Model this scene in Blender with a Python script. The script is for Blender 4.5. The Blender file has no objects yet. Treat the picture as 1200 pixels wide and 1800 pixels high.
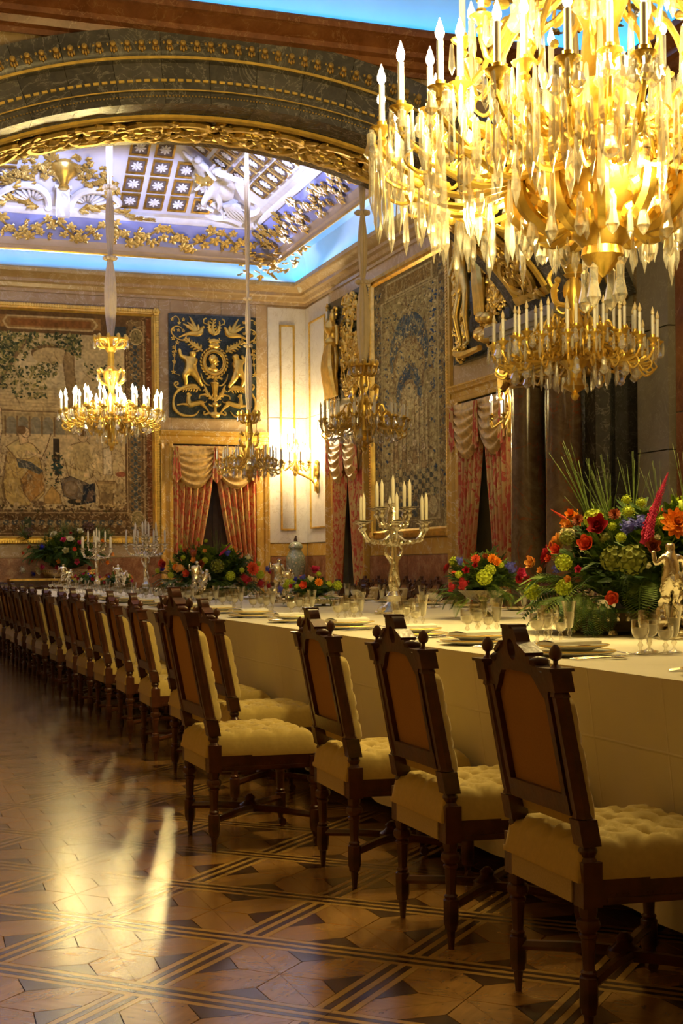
import bpy, math, random
from math import sin, cos, pi, radians, sqrt, atan2, floor as mfloor
from mathutils import Vector, Matrix, Quaternion
from mathutils.geometry import tessellate_polygon
random.seed(11)
R = random.uniform
S = bpy.context.scene
COL = S.collection

# ---------------------------------------------------------------- camera
W_PX, H_PX = 1200.0, 1800.0
F_PX, CAM_H, YAW, ROLL, HOR = 2450.0, 1.15, math.atan(850/2450.0), radians(0.49), 995.0
cF = Vector((sin(YAW), cos(YAW), 0)); cR0 = Vector((cos(YAW), -sin(YAW), 0)); cU0 = Vector((0, 0, 1))
cR = cR0*cos(ROLL) - cU0*sin(ROLL); cU = cU0*cos(ROLL) + cR0*sin(ROLL)
cam = bpy.data.cameras.new('camera'); camo = bpy.data.objects.new('camera', cam); COL.objects.link(camo)
cam.sensor_fit = 'VERTICAL'; cam.sensor_height = 36.0; cam.sensor_width = 24.0
cam.lens = F_PX/H_PX*36.0; cam.shift_y = (HOR-900)/H_PX
cam.clip_start = 0.05; cam.clip_end = 100
camo.matrix_world = Matrix(((cR.x, cU.x, -cF.x, 0), (cR.y, cU.y, -cF.y, 0), (cR.z, cU.z, -cF.z, CAM_H), (0, 0, 0, 1)))
S.camera = camo
C0 = Vector((0, 0, CAM_H))
def ray(px, py): return cF + cR*((px-600)/F_PX) - cU*((py-HOR)/F_PX)
def atX(px, py, X): d = ray(px, py); return C0 + d*(X/d.x)
def atY(px, py, Y): d = ray(px, py); return C0 + d*(Y/d.y)
def atZ(px, py, Z): d = ray(px, py); return C0 + d*((Z-CAM_H)/d.z)

# ---------------------------------------------------------------- world, exposure
S.view_settings.view_transform = 'Standard'; S.view_settings.look = 'None'
S.view_settings.gamma = 1.0; S.view_settings.use_curve_mapping = False
S.view_settings.exposure = 0.35
wd = bpy.data.worlds.new('world'); S.world = wd; wd.use_nodes = True
wd.node_tree.nodes['Background'].inputs[0].default_value = (0.02, 0.015, 0.01, 1)
wd.node_tree.nodes['Background'].inputs[1].default_value = 1.0
S.cycles.max_bounces = 6; S.cycles.diffuse_bounces = 3; S.cycles.glossy_bounces = 3
S.cycles.transmission_bounces = 4; S.cycles.transparent_max_bounces = 20
S.cycles.sample_clamp_indirect = 4.0; S.cycles.caustics_reflective = False; S.cycles.caustics_refractive = False
S.cycles.use_denoising = True
S.cycles.use_light_tree = True

WARM = (1.0, 0.74, 0.26); COVE = (0.01, 0.42, 1.0); LAV = (0.50, 0.56, 1.0)
def lamp(kind, loc, power, color, size=0.03, size_y=None, aim=None, name='lamp_light', parent=None):
    l = bpy.data.lights.new(name, kind); l.energy = power; l.color = color
    o = bpy.data.objects.new(name, l); COL.objects.link(o)
    if kind == 'POINT': l.shadow_soft_size = size
    if kind == 'AREA':
        l.shape = 'RECTANGLE'; l.size = size; l.size_y = size_y or size
    o.location = loc
    if aim is not None: o.rotation_mode = 'QUATERNION'; o.rotation_quaternion = Vector(aim).to_track_quat('-Z', 'Y')
    if parent: o.parent = parent
    return o
# room dimensions (metres)
RX, LX = 7.5, -0.9            # right and left wall
BY, NY = 23.4, -3.6           # back wall, wall behind the camera
AY0, AY1 = 12.45, 13.66       # the arch, near and far face
PY0, PY1 = 12.25, 13.78       # the pier under it
DZ = .12                      # the near room's cornice sits this much higher
CZ0, CZ1 = 5.72, 6.08         # wall cornice
P_NEAR, P_FAR, P_SCONCE = 76.0, 50.0, 42.0
# blue strip lights lying on top of the cornices (x0,y0 -> x1,y1), light goes up into the cove
def cove_strip(x0, y0, x1, y1, inx, iny, p=1.7, pl=8.0, dz=0.0):
    cx, cy = (x0+x1)/2, (y0+y1)/2; L = max(abs(x1-x0), abs(y1-y0))
    sx, sy = (L, .05) if abs(x1-x0) > abs(y1-y0) else (.05, L)
    o = lamp('AREA', (cx+inx*.14, cy+iny*.14, CZ1+.05+dz), p*L, COVE, sx, sy, name='cove_light'); o.rotation_mode = 'XYZ'; o.rotation_euler = (pi, 0, 0)
    o.data.spread = radians(170)
    o = lamp('AREA', (cx+inx*.16, cy+iny*.16, CZ1+.012+dz), pl*L, LAV, L, .02, aim=(inx*.99, iny*.99, .14), name='ceiling_wash_light')
    o.data.spread = radians(15)
cove_strip(LX, BY, RX, BY, 0, -1); cove_strip(RX, AY1, RX, BY, -1, 0); cove_strip(LX, AY1, LX, BY, 1, 0, 1.4, 6); cove_strip(LX, AY1, RX, AY1, 0, 1, 1.4, 6)
cove_strip(LX, AY0, RX, AY0, 0, -1, 2.4, .4, DZ); cove_strip(RX, 3.0, RX, AY0, -1, 0, 2.4, .4, DZ)

# ---------------------------------------------------------------- mesh helpers
class G:
    def __init__(s): s.v = []; s.f = []
    def add(s, o, M=None):
        n = len(s.v)
        s.v += [tuple(M @ Vector(p)) for p in o.v] if M is not None else o.v
        flip = M is not None and M.determinant() < 0
        s.f += [tuple(n+i for i in (reversed(f) if flip else f)) for f in o.f]
        return s
    def box(s, c, d, taper=1.0):
        n = len(s.v); x, y, z = c; a, b, h = d[0]/2, d[1]/2, d[2]/2
        for zz, t in ((-h, 1.0), (h, taper)):
            s.v += [(x-a*t, y-b*t, z+zz), (x+a*t, y-b*t, z+zz), (x+a*t, y+b*t, z+zz), (x-a*t, y+b*t, z+zz)]
        s.f += [tuple(n+i for i in f) for f in ((3,2,1,0), (4,5,6,7), (0,1,5,4), (1,2,6,5), (2,3,7,6), (3,0,4,7))]
        return s
    def bb(s, x0, x1, y0, y1, z0, z1): return s.box(((x0+x1)/2, (y0+y1)/2, (z0+z1)/2), (abs(x1-x0), abs(y1-y0), abs(z1-z0)))
    def prism(s, poly, a, b, ax='x', holes=()):
        # poly 2D; ax x: (y,z) ; y: (x,z) ; z: (x,y)
        loops = [list(poly)] + [list(h) for h in holes]
        def P(p, t): return (t, p[0], p[1]) if ax == 'x' else ((p[0], t, p[1]) if ax == 'y' else (p[0], p[1], t))
        n = len(s.v); flat = [p for l in loops for p in l]; m = len(flat)
        s.v += [P(p, a) for p in flat] + [P(p, b) for p in flat]
        tris = tessellate_polygon([[Vector((p[0], p[1], 0)) for p in l] for l in loops])
        for t in tris: s.f += [(n+t[0], n+t[1], n+t[2]), (n+m+t[2], n+m+t[1], n+m+t[0])]
        o = 0
        for l in loops:
            k = len(l)
            for i in range(k):
                j = (i+1) % k; s.f.append((n+o+i, n+o+j, n+m+o+j, n+m+o+i))
            o += k
        return s
    def lathe(s, prof, n=12, c=(0,0,0), sx=1.0, sy=1.0, flute=0.0):
        b = len(s.v); m = len(prof)
        for (r, z) in prof:
            for i in range(n):
                a = 2*pi*i/n; rr = r*(1-flute*(i % 2)); s.v.append((c[0]+rr*cos(a)*sx, c[1]+rr*sin(a)*sy, c[2]+z))
        for j in range(m-1):
            for i in range(n):
                k = (i+1) % n; s.f.append((b+j*n+i, b+j*n+k, b+(j+1)*n+k, b+(j+1)*n+i))
        if prof[0][0] > 1e-4: s.f.append(tuple(b+i for i in reversed(range(n))))
        if prof[-1][0] > 1e-4: s.f.append(tuple(b+(m-1)*n+i for i in range(n)))
        return s
    def tube(s, pts, rad, n=6, flat=1.0, up=None, closed=False):
        pts = [Vector(p) for p in pts]; m = len(pts)
        rad = rad if isinstance(rad, (list, tuple)) else [rad]*m
        b = len(s.v); prev = None
        for j, p in enumerate(pts):
            if closed: t = pts[(j+1) % m]-pts[j-1]
            else: t = pts[min(j+1, m-1)]-pts[max(j-1, 0)]
            t = t.normalized() if t.length > 1e-9 else Vector((0,0,1))
            if up is not None: u = Vector(up)
            elif prev is not None: u = prev
            else: u = Vector((0,0,1)) if abs(t.z) < .9 else Vector((1,0,0))
            a = t.cross(u); a = a.normalized() if a.length > 1e-6 else Vector((1,0,0)); u2 = a.cross(t); prev = u2
            for i in range(n):
                q = 2*pi*i/n; s.v.append(tuple(p + a*cos(q)*rad[j] + u2*sin(q)*rad[j]*flat))
        for j in range(m if closed else m-1):
            jj = (j+1) % m
            for i in range(n):
                k = (i+1) % n; s.f.append((b+j*n+i, b+j*n+k, b+jj*n+k, b+jj*n+i))
        if not closed:
            s.f.append(tuple(b+i for i in reversed(range(n)))); s.f.append(tuple(b+(m-1)*n+i for i in range(n)))
        return s
    def ell(s, c, r, n=8, m=5, M=None):
        r = r if isinstance(r, (tuple, list)) else (r, r, r); g = G(); 
        g.lathe([(sin(pi*j/m) if 0 < j < m else 0.0, -cos(pi*j/m)) for j in range(m+1)], n)
        T = Matrix.Translation(c) @ (M if M is not None else Matrix.Identity(4)) @ Matrix.Diagonal((*r, 1))
        return s.add(g, T)
    def grid(s, fn, nu, nv):
        b = len(s.v)
        for j in range(nv+1):
            for i in range(nu+1): s.v.append(tuple(fn(i/nu, j/nv)))
        for j in range(nv):
            for i in range(nu):
                a = b+j*(nu+1)+i; s.f.append((a, a+1, a+nu+2, a+nu+1))
        return s
    def sweep(s, prof, path, closed=False):
        # path: list of (origin Vector, A Vector, B Vector) frames, prof list of (a,b)
        b = len(s.v); m = len(prof)
        for (o, A, B) in path: s.v += [tuple(o + A*p[0] + B*p[1]) for p in prof]
        for j in range(len(path)-1):
            for i in range(m if closed else m-1):
                k = (i+1) % m; s.f.append((b+j*m+i, b+j*m+k, b+(j+1)*m+k, b+(j+1)*m+i))
        if closed: s.f.append(tuple(b+i for i in range(m))); s.f.append(tuple(b+(len(path)-1)*m+i for i in reversed(range(m))))
        return s
    def mesh(s, name, mat, ang=38):
        me = bpy.data.meshes.new(name); me.from_pydata(s.v, [], s.f); me.update()
        if mat: me.materials.append(mat)
        me.shade_smooth()
        if ang is not None: me.set_sharp_from_angle(angle=radians(ang))
        return me
def T(x=0, y=0, z=0): return Matrix.Translation((x, y, z))
def RZ(a): return Matrix.Rotation(a, 4, 'Z')
def RXm(a): return Matrix.Rotation(a, 4, 'X')
def RYm(a): return Matrix.Rotation(a, 4, 'Y')
def SC(x, y=None, z=None): return Matrix.Diagonal((x, x if y is None else y, x if z is None else z, 1))
def frame_to(d, up=(0, 0, 1)):
    return Vector(d).normalized().to_track_quat('Z', 'Y').to_matrix().to_4x4()

def mk(name, me, parent=None, M=None):
    o = bpy.data.objects.new(name, me); COL.objects.link(o)
    if parent is not None: o.parent = parent
    if M is not None: o.matrix_basis = M if isinstance(M, Matrix) else Matrix.Translation(M)
    return o
def obj(name, g, mat, parent=None, M=None, ang=38, label=None, kind=None):
    o = mk(name, g.mesh(name, mat, ang), parent, M)
    if label: o['label'] = label
    if kind: o['kind'] = kind
    return o
def thing(name, label, cat, M=None, group=None):
    o = mk(name, None, None, M); o['label'] = label; o['category'] = cat; o.empty_display_size = .1
    if group: o['group'] = group
    return o
def tag(o, label, cat, group=None):
    o['label'] = label; o['category'] = cat
    if group: o['group'] = group
    return o
def struct(o): o['kind'] = 'structure'; return o
def dup(root, M, label=None, group=None):
    r = root.copy(); COL.objects.link(r); r.matrix_basis = M
    if label: r['label'] = label
    if group: r['group'] = group
    def rec(a, b):
        for ch in a.children:
            c = ch.copy(); COL.objects.link(c); c.parent = b; c.matrix_basis = ch.matrix_basis.copy(); rec(ch, c)
    rec(root, r)
    return r
ORD = ['nearest', 'second', 'third', 'fourth', 'fifth', 'sixth', 'seventh', 'eighth', 'ninth', 'tenth', 'eleventh', 'twelfth', 'thirteenth', 'fourteenth', 'fifteenth', 'sixteenth', 'seventeenth', 'eighteenth', 'nineteenth', 'twentieth']
def spline(pts, n):
    pts = [Vector(p) for p in pts]; out = []
    P = [pts[0]*2-pts[1]] + pts + [pts[-1]*2-pts[-2]]
    for k in range(n+1):
        t = k/n*(len(pts)-1); i = min(int(t), len(pts)-2); u = t-i
        a, b, c, d = P[i], P[i+1], P[i+2], P[i+3]
        out.append(.5*((2*b) + (c-a)*u + (2*a-5*b+4*c-d)*u*u + (3*b-a-3*c+d)*u**3))
    return out
def lerpl(r, n):
    out = []
    for k in range(n+1):
        t = k/n*(len(r)-1); i = min(int(t), len(r)-2); out.append(r[i]+(r[i+1]-r[i])*(t-i))
    return out
def stube(g, pts, rad, k=12, n=6, **kw): return g.tube(spline(pts, k), lerpl(rad, k), n, **kw)
def skin(pts, edges, rad, sub=1):
    me = bpy.data.meshes.new('skin_tmp'); me.from_pydata(pts, edges, [])
    o = bpy.data.objects.new('skin_tmp', me); COL.objects.link(o)
    o.modifiers.new('s', 'SKIN')
    for i, sv in enumerate(me.skin_vertices[0].data):
        r = rad[i]; sv.radius = (r, r) if not isinstance(r, tuple) else r; sv.use_root = (i == 0)
    m = o.modifiers.new('u', 'SUBSURF'); m.levels = sub; m.render_levels = sub
    dg = bpy.context.evaluated_depsgraph_get(); ev = o.evaluated_get(dg); em = ev.to_mesh()
    g = G(); g.v = [tuple(v.co) for v in em.vertices]; g.f = [tuple(p.vertices) for p in em.polygons]
    ev.to_mesh_clear(); bpy.data.objects.remove(o); bpy.data.meshes.remove(me)
    return g

# ---------------------------------------------------------------- materials
MATS = {}
class NT:
    def __init__(s, name):
        s.m = bpy.data.materials.new(name); s.m.use_nodes = True; s.t = s.m.node_tree; s.n = s.t.nodes
        s.b = s.n['Principled BSDF']; s.tc = s.n.new('ShaderNodeTexCoord')
    def link(s, a, b): s.t.links.new(a, b)
    def noise(s, scale, detail=4, rough=.55, dist=0.0, vec=None, stretch=None):
        n = s.n.new('ShaderNodeTexNoise'); n.inputs['Scale'].default_value = scale; n.inputs['Detail'].default_value = detail
        n.inputs['Roughness'].default_value = rough; n.inputs['Distortion'].default_value = dist
        src = vec or s.tc.outputs['Object']
        if stretch:
            mp = s.n.new('ShaderNodeMapping'); mp.inputs['Scale'].default_value = stretch; s.link(src, mp.inputs[0]); src = mp.outputs[0]
        s.link(src, n.inputs['Vector']); return n.outputs['Fac']
    def ramp(s, fac, stops, interp='LINEAR'):
        r = s.n.new('ShaderNodeValToRGB'); r.color_ramp.interpolation = interp; e = r.color_ramp.elements
        while len(e) < len(stops): e.new(.5)
        for i, (p, c) in enumerate(stops): e[i].position = p; e[i].color = (*c, 1)
        s.link(fac, r.inputs[0]); return r.outputs[0]
    def mix(s, fac, a, b, mode='MIX'):
        n = s.n.new('ShaderNodeMix'); n.data_type = 'RGBA'; n.blend_type = mode
        for k, x in ((0, fac), (6, a), (7, b)):
            if isinstance(x, (int, float)): n.inputs[k].default_value = x
            elif isinstance(x, tuple): n.inputs[k].default_value = (*x, 1)
            else: s.link(x, n.inputs[k])
        return n.outputs[2]
    def bump(s, h, strength=.3, dist=.01):
        n = s.n.new('ShaderNodeBump'); n.inputs['Strength'].default_value = strength; n.inputs['Distance'].default_value = dist
        s.link(h, n.inputs['Height']); s.link(n.outputs[0], s.b.inputs['Normal'])
    def col(s, c):
        if isinstance(c, tuple): s.b.inputs['Base Color'].default_value = (*c, 1)
        else: s.link(c, s.b.inputs['Base Color'])
    def set(s, **k):
        for a, v in k.items(): s.b.inputs[a.replace('_', ' ')].default_value = v
        return s
def simple(name, c, rough=.5, metal=0.0, var=.15, scale=30, bump=0.0, bs=60, spec=.5, **k):
    t = NT(name); n = t.noise(scale, 3)
    t.col(t.ramp(n, [(.3, tuple(x*(1-var) for x in c)), (.7, tuple(min(1, x*(1+var)) for x in c))]))
    t.set(Roughness=rough, Metallic=metal, **k); t.b.inputs['Specular IOR Level'].default_value = spec
    if bump: t.bump(t.noise(bs, 3), bump, .01)
    MATS[name] = t.m; return t.m
def marble(name, c1, c2, c3, scale=1.5, rough=.3, vein=None, vs=2.0, vw=.04, dist=1.5, speck=.0):
    t = NT(name); n = t.noise(scale, 8, .65, dist); n2 = t.noise(scale*6, 6, .7, .5)
    a = t.ramp(n, [(.32, c1), (.5, c2), (.68, c3)])
    b = t.mix(.35, a, t.ramp(n2, [(.35, c1), (.65, c3)]))
    if vein:
        v = t.noise(vs, 7, .6, 2.2)
        f = t.ramp(v, [(.5-vw, (0,0,0)), (.5, (1,1,1)), (.5+vw, (0,0,0))])
        b = t.mix(f, b, vein)
    t.col(b); t.set(Roughness=rough); MATS[name] = t.m; return t.m
gold = simple('gilding', (.86, .58, .13), .34, .85, .22, 9, .2, 40)
goldd = simple('old_gilding', (.60, .39, .10), .36, .9, .35, 12, .3, 50)
goldp = simple('painted_gold', (.62, .42, .10), .42, .55, .3, 14, .2, 50)
silver = simple('polished_silver', (.74, .68, .52), .17, 1.0, .2, 20, .35, 45)
wood = simple('mahogany', (.072, .022, .009), .28, 0, .5, 14, .1, 60, .5)
woodd = simple('dark_door_wood', (.05, .022, .012), .4, 0, .3, 6)
fabric = simple('buttoned_cloth', (.52, .38, .11), .85, 0, .06, 60, .15, 900, .2, Sheen_Weight=.2)
backing = simple('brown_back_cloth', (.36, .19, .075), .9, 0, .06, 200, .15, 900, .2)
webbing = simple('pale_webbing', (.45, .36, .20), .9, 0, .1, 200)
linen = simple('white_tablecloth', (.74, .68, .52), .8, 0, .03, 4, .12, 700, .25)
def pressed(m):
    n = m.node_tree.nodes; l = m.node_tree.links; tc = n.new('ShaderNodeTexCoord'); sp = n.new('ShaderNodeSeparateXYZ'); cb = n.new('ShaderNodeCombineXYZ'); br = n.new('ShaderNodeTexBrick')
    l.new(tc.outputs['Object'], sp.inputs[0]); l.new(sp.outputs['Y'], cb.inputs['X']); l.new(sp.outputs['Z'], cb.inputs['Y']); l.new(cb.outputs[0], br.inputs['Vector'])
    br.offset = 0.0; br.inputs['Scale'].default_value = 1.0; br.inputs['Mortar Size'].default_value = .006; br.inputs['Mortar Smooth'].default_value = 1.0; br.inputs['Brick Width'].default_value = .42; br.inputs['Row Height'].default_value = .31
    b = n.new('ShaderNodeBump'); b.inputs['Strength'].default_value = .5; b.inputs['Distance'].default_value = .004; l.new(br.outputs['Fac'], b.inputs['Height'])
    old = n['Principled BSDF'].inputs['Normal'].links[0].from_node; l.new(b.outputs[0], old.inputs['Normal'])
pressed(linen)
china = simple('white_china', (.80, .77, .66), .12, 0, .02, 5)
napkinm = simple('napkin_linen', (.80, .77, .66), .85, 0, .02, 5)
candlem = simple('ivory_wax', (.86, .80, .62), .4, 0, .03, 5, Subsurface_Weight=.0)
tubem = simple('white_candle_tube', (.80, .78, .74), .4, 0, .03, 5)
strapm = simple('pleated_chain_sleeve', (.80, .66, .42), .8, 0, .08, 8, .2, 30)
plaster = simple('ceiling_plaster', (.74, .72, .80), .7, 0, .05, 3)
plasterw = simple('white_stucco', (.80, .77, .74), .65, 0, .08, 8, .15, 25)
bandm = simple('lilac_frieze_ground', (.34, .38, .80), .75, 0, .10, 4)
covem = simple('cove_plaster', (.80, .84, .88), .9, 0, .04, 2)
mouldm = simple('ceiling_moulding_paint', (.55, .42, .28), .6, 0, .08, 5)
green_m = marble('dark_green_marble', (.008, .014, .011), (.014, .022, .017), (.05, .06, .05), 4, .22, (.10, .11, .09), 5, .015)
tan_m = marble('pink_tan_marble', (.37, .235, .095), (.48, .33, .145), (.58, .43, .22), 1.3, .28, (.66, .55, .38), 2.2, .02)
red_m = marble('red_brown_marble', (.17, .055, .02), (.27, .10, .035), (.38, .16, .06), 1.6, .24, (.45, .24, .10), 1.3, .008)
breccia_m = marble('red_breccia_marble', (.14, .04, .015), (.27, .10, .035), (.50, .28, .12), 6.5, .25, None, 2, .02, .3)
grey_m = marble('dark_grey_marble', (.045, .043, .036), (.07, .066, .055), (.12, .11, .09), 2.5, .22, (.26, .24, .19), 2.6, .02, 3.0)
lgrey_m = marble('light_grey_marble', (.27, .24, .17), (.33, .30, .22), (.40, .36, .27), 2.0, .3, (.46, .42, .32), 3, .015)
cream_m = marble('cream_marble', (.62, .57, .45), (.70, .66, .55), (.76, .72, .62), 1.6, .3, (.55, .48, .36), 2.0, .012)
ochre_m = marble('ochre_marble', (.42, .22, .035), (.56, .32, .05), (.66, .42, .08), 1.2, .25, (.75, .60, .32), 1.5, .012)
column_m = marble('brown_column_marble', (.10, .055, .03), (.17, .11, .06), (.27, .20, .11), 2.2, .14, (.30, .08, .03), 1.3, .015, 2.5)
dark_m = marble('black_pier_marble', (.022, .020, .018), (.034, .031, .027), (.06, .055, .048), 3, .25, (.12, .11, .10), 3, .01)
def veined_tube(): pass
# glass: mostly clear, mirror-like at glancing angles
def glassy(name, tint, refl, rough, face=.35):
    t = NT(name); n = t.n
    tr = n.new('ShaderNodeBsdfTransparent'); tr.inputs[0].default_value = (*tint, 1)
    gl = n.new('ShaderNodeBsdfGlossy'); gl.inputs[0].default_value = (*refl, 1); gl.inputs['Roughness'].default_value = rough
    lw = n.new('ShaderNodeLayerWeight'); lw.inputs[0].default_value = face
    mx = n.new('ShaderNodeMixShader'); t.link(lw.outputs['Facing'], mx.inputs[0]); t.link(tr.outputs[0], mx.inputs[1]); t.link(gl.outputs[0], mx.inputs[2])
    t.link(mx.outputs[0], n['Material Output'].inputs[0]); MATS[name] = t.m; return t.m
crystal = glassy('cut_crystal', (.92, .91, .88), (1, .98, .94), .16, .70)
def refracted_white(m, k):  # white diffuse share put into the colour for the brightness of refracted light
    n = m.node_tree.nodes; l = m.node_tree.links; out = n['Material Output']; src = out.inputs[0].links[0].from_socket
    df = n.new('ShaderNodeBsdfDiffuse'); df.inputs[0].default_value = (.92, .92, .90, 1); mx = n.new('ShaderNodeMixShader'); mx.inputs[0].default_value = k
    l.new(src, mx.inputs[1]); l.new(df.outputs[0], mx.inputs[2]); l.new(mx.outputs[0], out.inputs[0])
refracted_white(crystal, .13)
glassm = glassy('drinking_glass', (.93, .92, .88), (1, .97, .9), .06, .30)
cutglass = NT('cut_glass_bowl'); 
def _cg(t):
    n = t.n; tr = n.new('ShaderNodeBsdfTransparent'); tr.inputs[0].default_value = (.93, .92, .88, 1)
    df = n.new('ShaderNodeBsdfDiffuse'); df.inputs[0].default_value = (.85, .80, .66, 1)
    gl = n.new('ShaderNodeBsdfGlossy'); gl.inputs[0].default_value = (1, .97, .9, 1); gl.inputs['Roughness'].default_value = .15
    lw = n.new('ShaderNodeLayerWeight'); lw.inputs[0].default_value = .4
    m1 = n.new('ShaderNodeMixShader'); m1.inputs[0].default_value = .45; t.link(tr.outputs[0], m1.inputs[1]); t.link(df.outputs[0], m1.inputs[2])
    m2 = n.new('ShaderNodeMixShader'); t.link(lw.outputs['Facing'], m2.inputs[0]); t.link(m1.outputs[0], m2.inputs[1]); t.link(gl.outputs[0], m2.inputs[2])
    t.link(m2.outputs[0], n['Material Output'].inputs[0]); return t.m
cutglass = _cg(cutglass)
def emit(name, c, s):
    t = NT(name); e = t.n.new('ShaderNodeEmission'); e.inputs[0].default_value = (*c, 1); e.inputs[1].default_value = s
    t.link(e.outputs[0], t.n['Material Output'].inputs[0]); t.m.cycles.emission_sampling = 'NONE'; return t.m
bulb_on = emit('lit_flame_bulb', (1, .85, .55), 18.0)
bulb_off = simple('unlit_flame_bulb', (.75, .62, .38), .15, 0, .05, 5)
def damask():
    t = NT('red_gold_damask'); n = t.noise(13, 5, .6, 1.2, stretch=(1, 1, .55)); v = t.noise(1.6, 2)
    a = t.ramp(n, [(.45, (.46, .055, .018)), (.51, (.56, .38, .10))]); b = t.mix(t.ramp(v, [(.40, (0,0,0)), (.62, (1,1,1))]), a, (.52, .13, .035))
    t.col(t.mix(.55, a, b)); t.set(Roughness=.7); return t.m
damask = damask()
swagm = simple('gold_brown_swag', (.56, .36, .10), .5, 0, .35, 14)
def porcelain():
    t = NT('patterned_porcelain'); v = t.n.new('ShaderNodeTexVoronoi'); v.inputs['Scale'].default_value = 14; t.link(t.tc.outputs['Object'], v.inputs['Vector'])
    t.col(t.ramp(v.outputs['Distance'], [(.12, (.50, .30, .12)), (.2, (.50, .47, .30)), (.42, (.16, .20, .12)), (.6, (.30, .34, .22))])); t.set(Roughness=.12); return t.m
porcelain = porcelain()
# ================================================================ FLOOR
def floor_wood(name, c, var):
    t = NT(name); geo = t.n.new('ShaderNodeNewGeometry'); pos = geo.outputs['Position']
    a = t.noise(7, 3, .5, 0, pos); g = t.noise(40, 4, .6, .3, None, (1, .12, 1))
    k = t.ramp(a, [(.3, tuple(x*(1-var) for x in c)), (.7, tuple(x*(1+var) for x in c))])
    t.col(t.mix(.30, k, t.ramp(g, [(.3, tuple(x*.45 for x in c)), (.7, tuple(x*1.25 for x in c))])))
    r = t.noise(5, 4, .6, 0, pos); mr = t.n.new('ShaderNodeMapRange'); mr.inputs[3].default_value = .17; mr.inputs[4].default_value = .30
    t.link(r, mr.inputs[0]); t.link(mr.outputs[0], t.b.inputs['Roughness'])
    b1 = t.noise(9, 3, .6, .5, pos); b2 = t.noise(3.2, 2, .5, 0, pos)
    m = t.n.new('ShaderNodeMath'); m.operation = 'ADD'; t.link(b1, m.inputs[0]); t.link(b2, m.inputs[1])
    t.bump(m.outputs[0], .24, .010); t.b.inputs['Specular IOR Level'].default_value = .7; t.set(Coat_Weight=1.0, Coat_Roughness=.19)
    return t.m
fl_light = floor_wood('light_oak_marquetry', (.42, .215, .055), .22)
fl_dark = floor_wood('dark_walnut_marquetry', (.060, .024, .011), .25)
fl_mid = floor_wood('honey_strip_marquetry', (.56, .33, .085), .18)
floor = struct(obj('floor', G().bb(LX, RX, NY, BY, -.10, -.012), woodd))
DG = .79; SS = DG/sqrt(2); WB = .112; Q = (SS-WB)/2; FX0, FY0 = 1.115, 4.17
def flatp(poly, z=0.0, gap=.0012):
    cx = sum(p[0] for p in poly)/len(poly); cy = sum(p[1] for p in poly)/len(poly)
    pl = [(cx+(p[0]-cx)*(1-gap*2/max(.01, math.hypot(p[0]-cx, p[1]-cy))), cy+(p[1]-cy)*(1-gap*2/max(.01, math.hypot(p[0]-cx, p[1]-cy)))) for p in poly]
    return G().prism(pl, z-.011, z, 'z')
kite = flatp([(0, 0), (0, -Q+.088), (.096, -Q), (Q, -Q)]); kiteR = flatp([(0, 0), (-Q, -Q), (-.096, -Q), (0, -Q+.088)])
tri = flatp([(-.096, -Q), (.096, -Q), (0, -Q+.088)])
w5 = WB/5
def strip(i, L): return G().bb(-WB/2+i*w5+.0008, -WB/2+(i+1)*w5-.0008, -L/2+.001, L/2-.001, -.011, 0)
R45 = radians(45)
cells = []
for i in range(-8, 24):
    for j in range(-24, 54):
        if (i+j) % 2 == 0: continue
        x = FX0+DG/2*i; y = FY0+DG/2*j
        if LX+.25 < x < RX-.25 and NY+.25 < y < BY-.25:
            d = Vector((x, y, 0))-C0; zc = d.dot(cF); inside = False
            if zc > .5:
                for (ox, oy) in ((0, 0), (.4, 0), (-.4, 0), (0, .4), (0, -.4)):
                    e = d+Vector((ox, oy, 0)); z2 = e.dot(cF); ix = 600+F_PX*e.dot(cR)/z2; iy = HOR-F_PX*e.dot(cU)/z2
                    if 0 < ix < 1200 and 0 < iy < 1800: inside = True
            cells.append((not inside or x > 2.9, math.hypot(x, y), x, y))
cells.sort()
mk_, mkr, mt = kite.mesh('light_kite', fl_light, 30), kiteR.mesh('light_kite', fl_light, 30), tri.mesh('dark_triangle', fl_dark, 30)
ms = {(i, s): strip(i, SS+(WB if s else -WB) - (0 if not s else WB)).mesh('strip', fl_mid if i % 2 == 0 else fl_dark, 30) for i in range(5) for s in (0, 1)}
SL, SD_, SM = G(), G(), G(); cnt = dict(k=0, t=0, l=0, d=0)
for (_, _, x, y) in cells:
    M0 = T(x, y, 0) @ RZ(R45)
    for q in range(4):
        M = M0 @ RZ(q*pi/2)
        if cnt['k'] < 296: mk('light_kite', mk_, floor, M); mk('light_kite', mkr, floor, M); cnt['k'] += 2
        else: SL.add(kite, M); SL.add(kiteR, M)
        if cnt['t'] < 296: mk('dark_triangle', mt, floor, M); cnt['t'] += 1
        else: SD_.add(tri, M)
    for s, Mx in ((1, M0 @ T(-SS/2, 0, 0)), (0, M0 @ T(0, -SS/2, 0) @ RZ(pi/2))):
        for i in range(5):
            L = SS if s else SS-WB
            M = Mx
            if s: g0 = G().bb(-WB/2+i*w5+.0008, -WB/2+(i+1)*w5-.0008, -L/2+.001, L/2-.001, -.011, 0)
            if i % 2 == 0:
                if cnt['l'] < 298: mk('light_strip', ms[(i, s)], floor, M); cnt['l'] += 1
                else: SM.add(strip(i, L), M)
            else:
                if cnt['d'] < 298: mk('dark_strip', ms[(i, s)], floor, M); cnt['d'] += 1
                else: SD_.add(strip(i, L), M)
obj('distant_light_marquetry', SL, fl_light, floor, kind='stuff', ang=30)
obj('distant_dark_marquetry', SD_, fl_dark, floor, kind='stuff', ang=30)
obj('distant_strip_marquetry', SM, fl_mid, floor, kind='stuff', ang=30)

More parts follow.
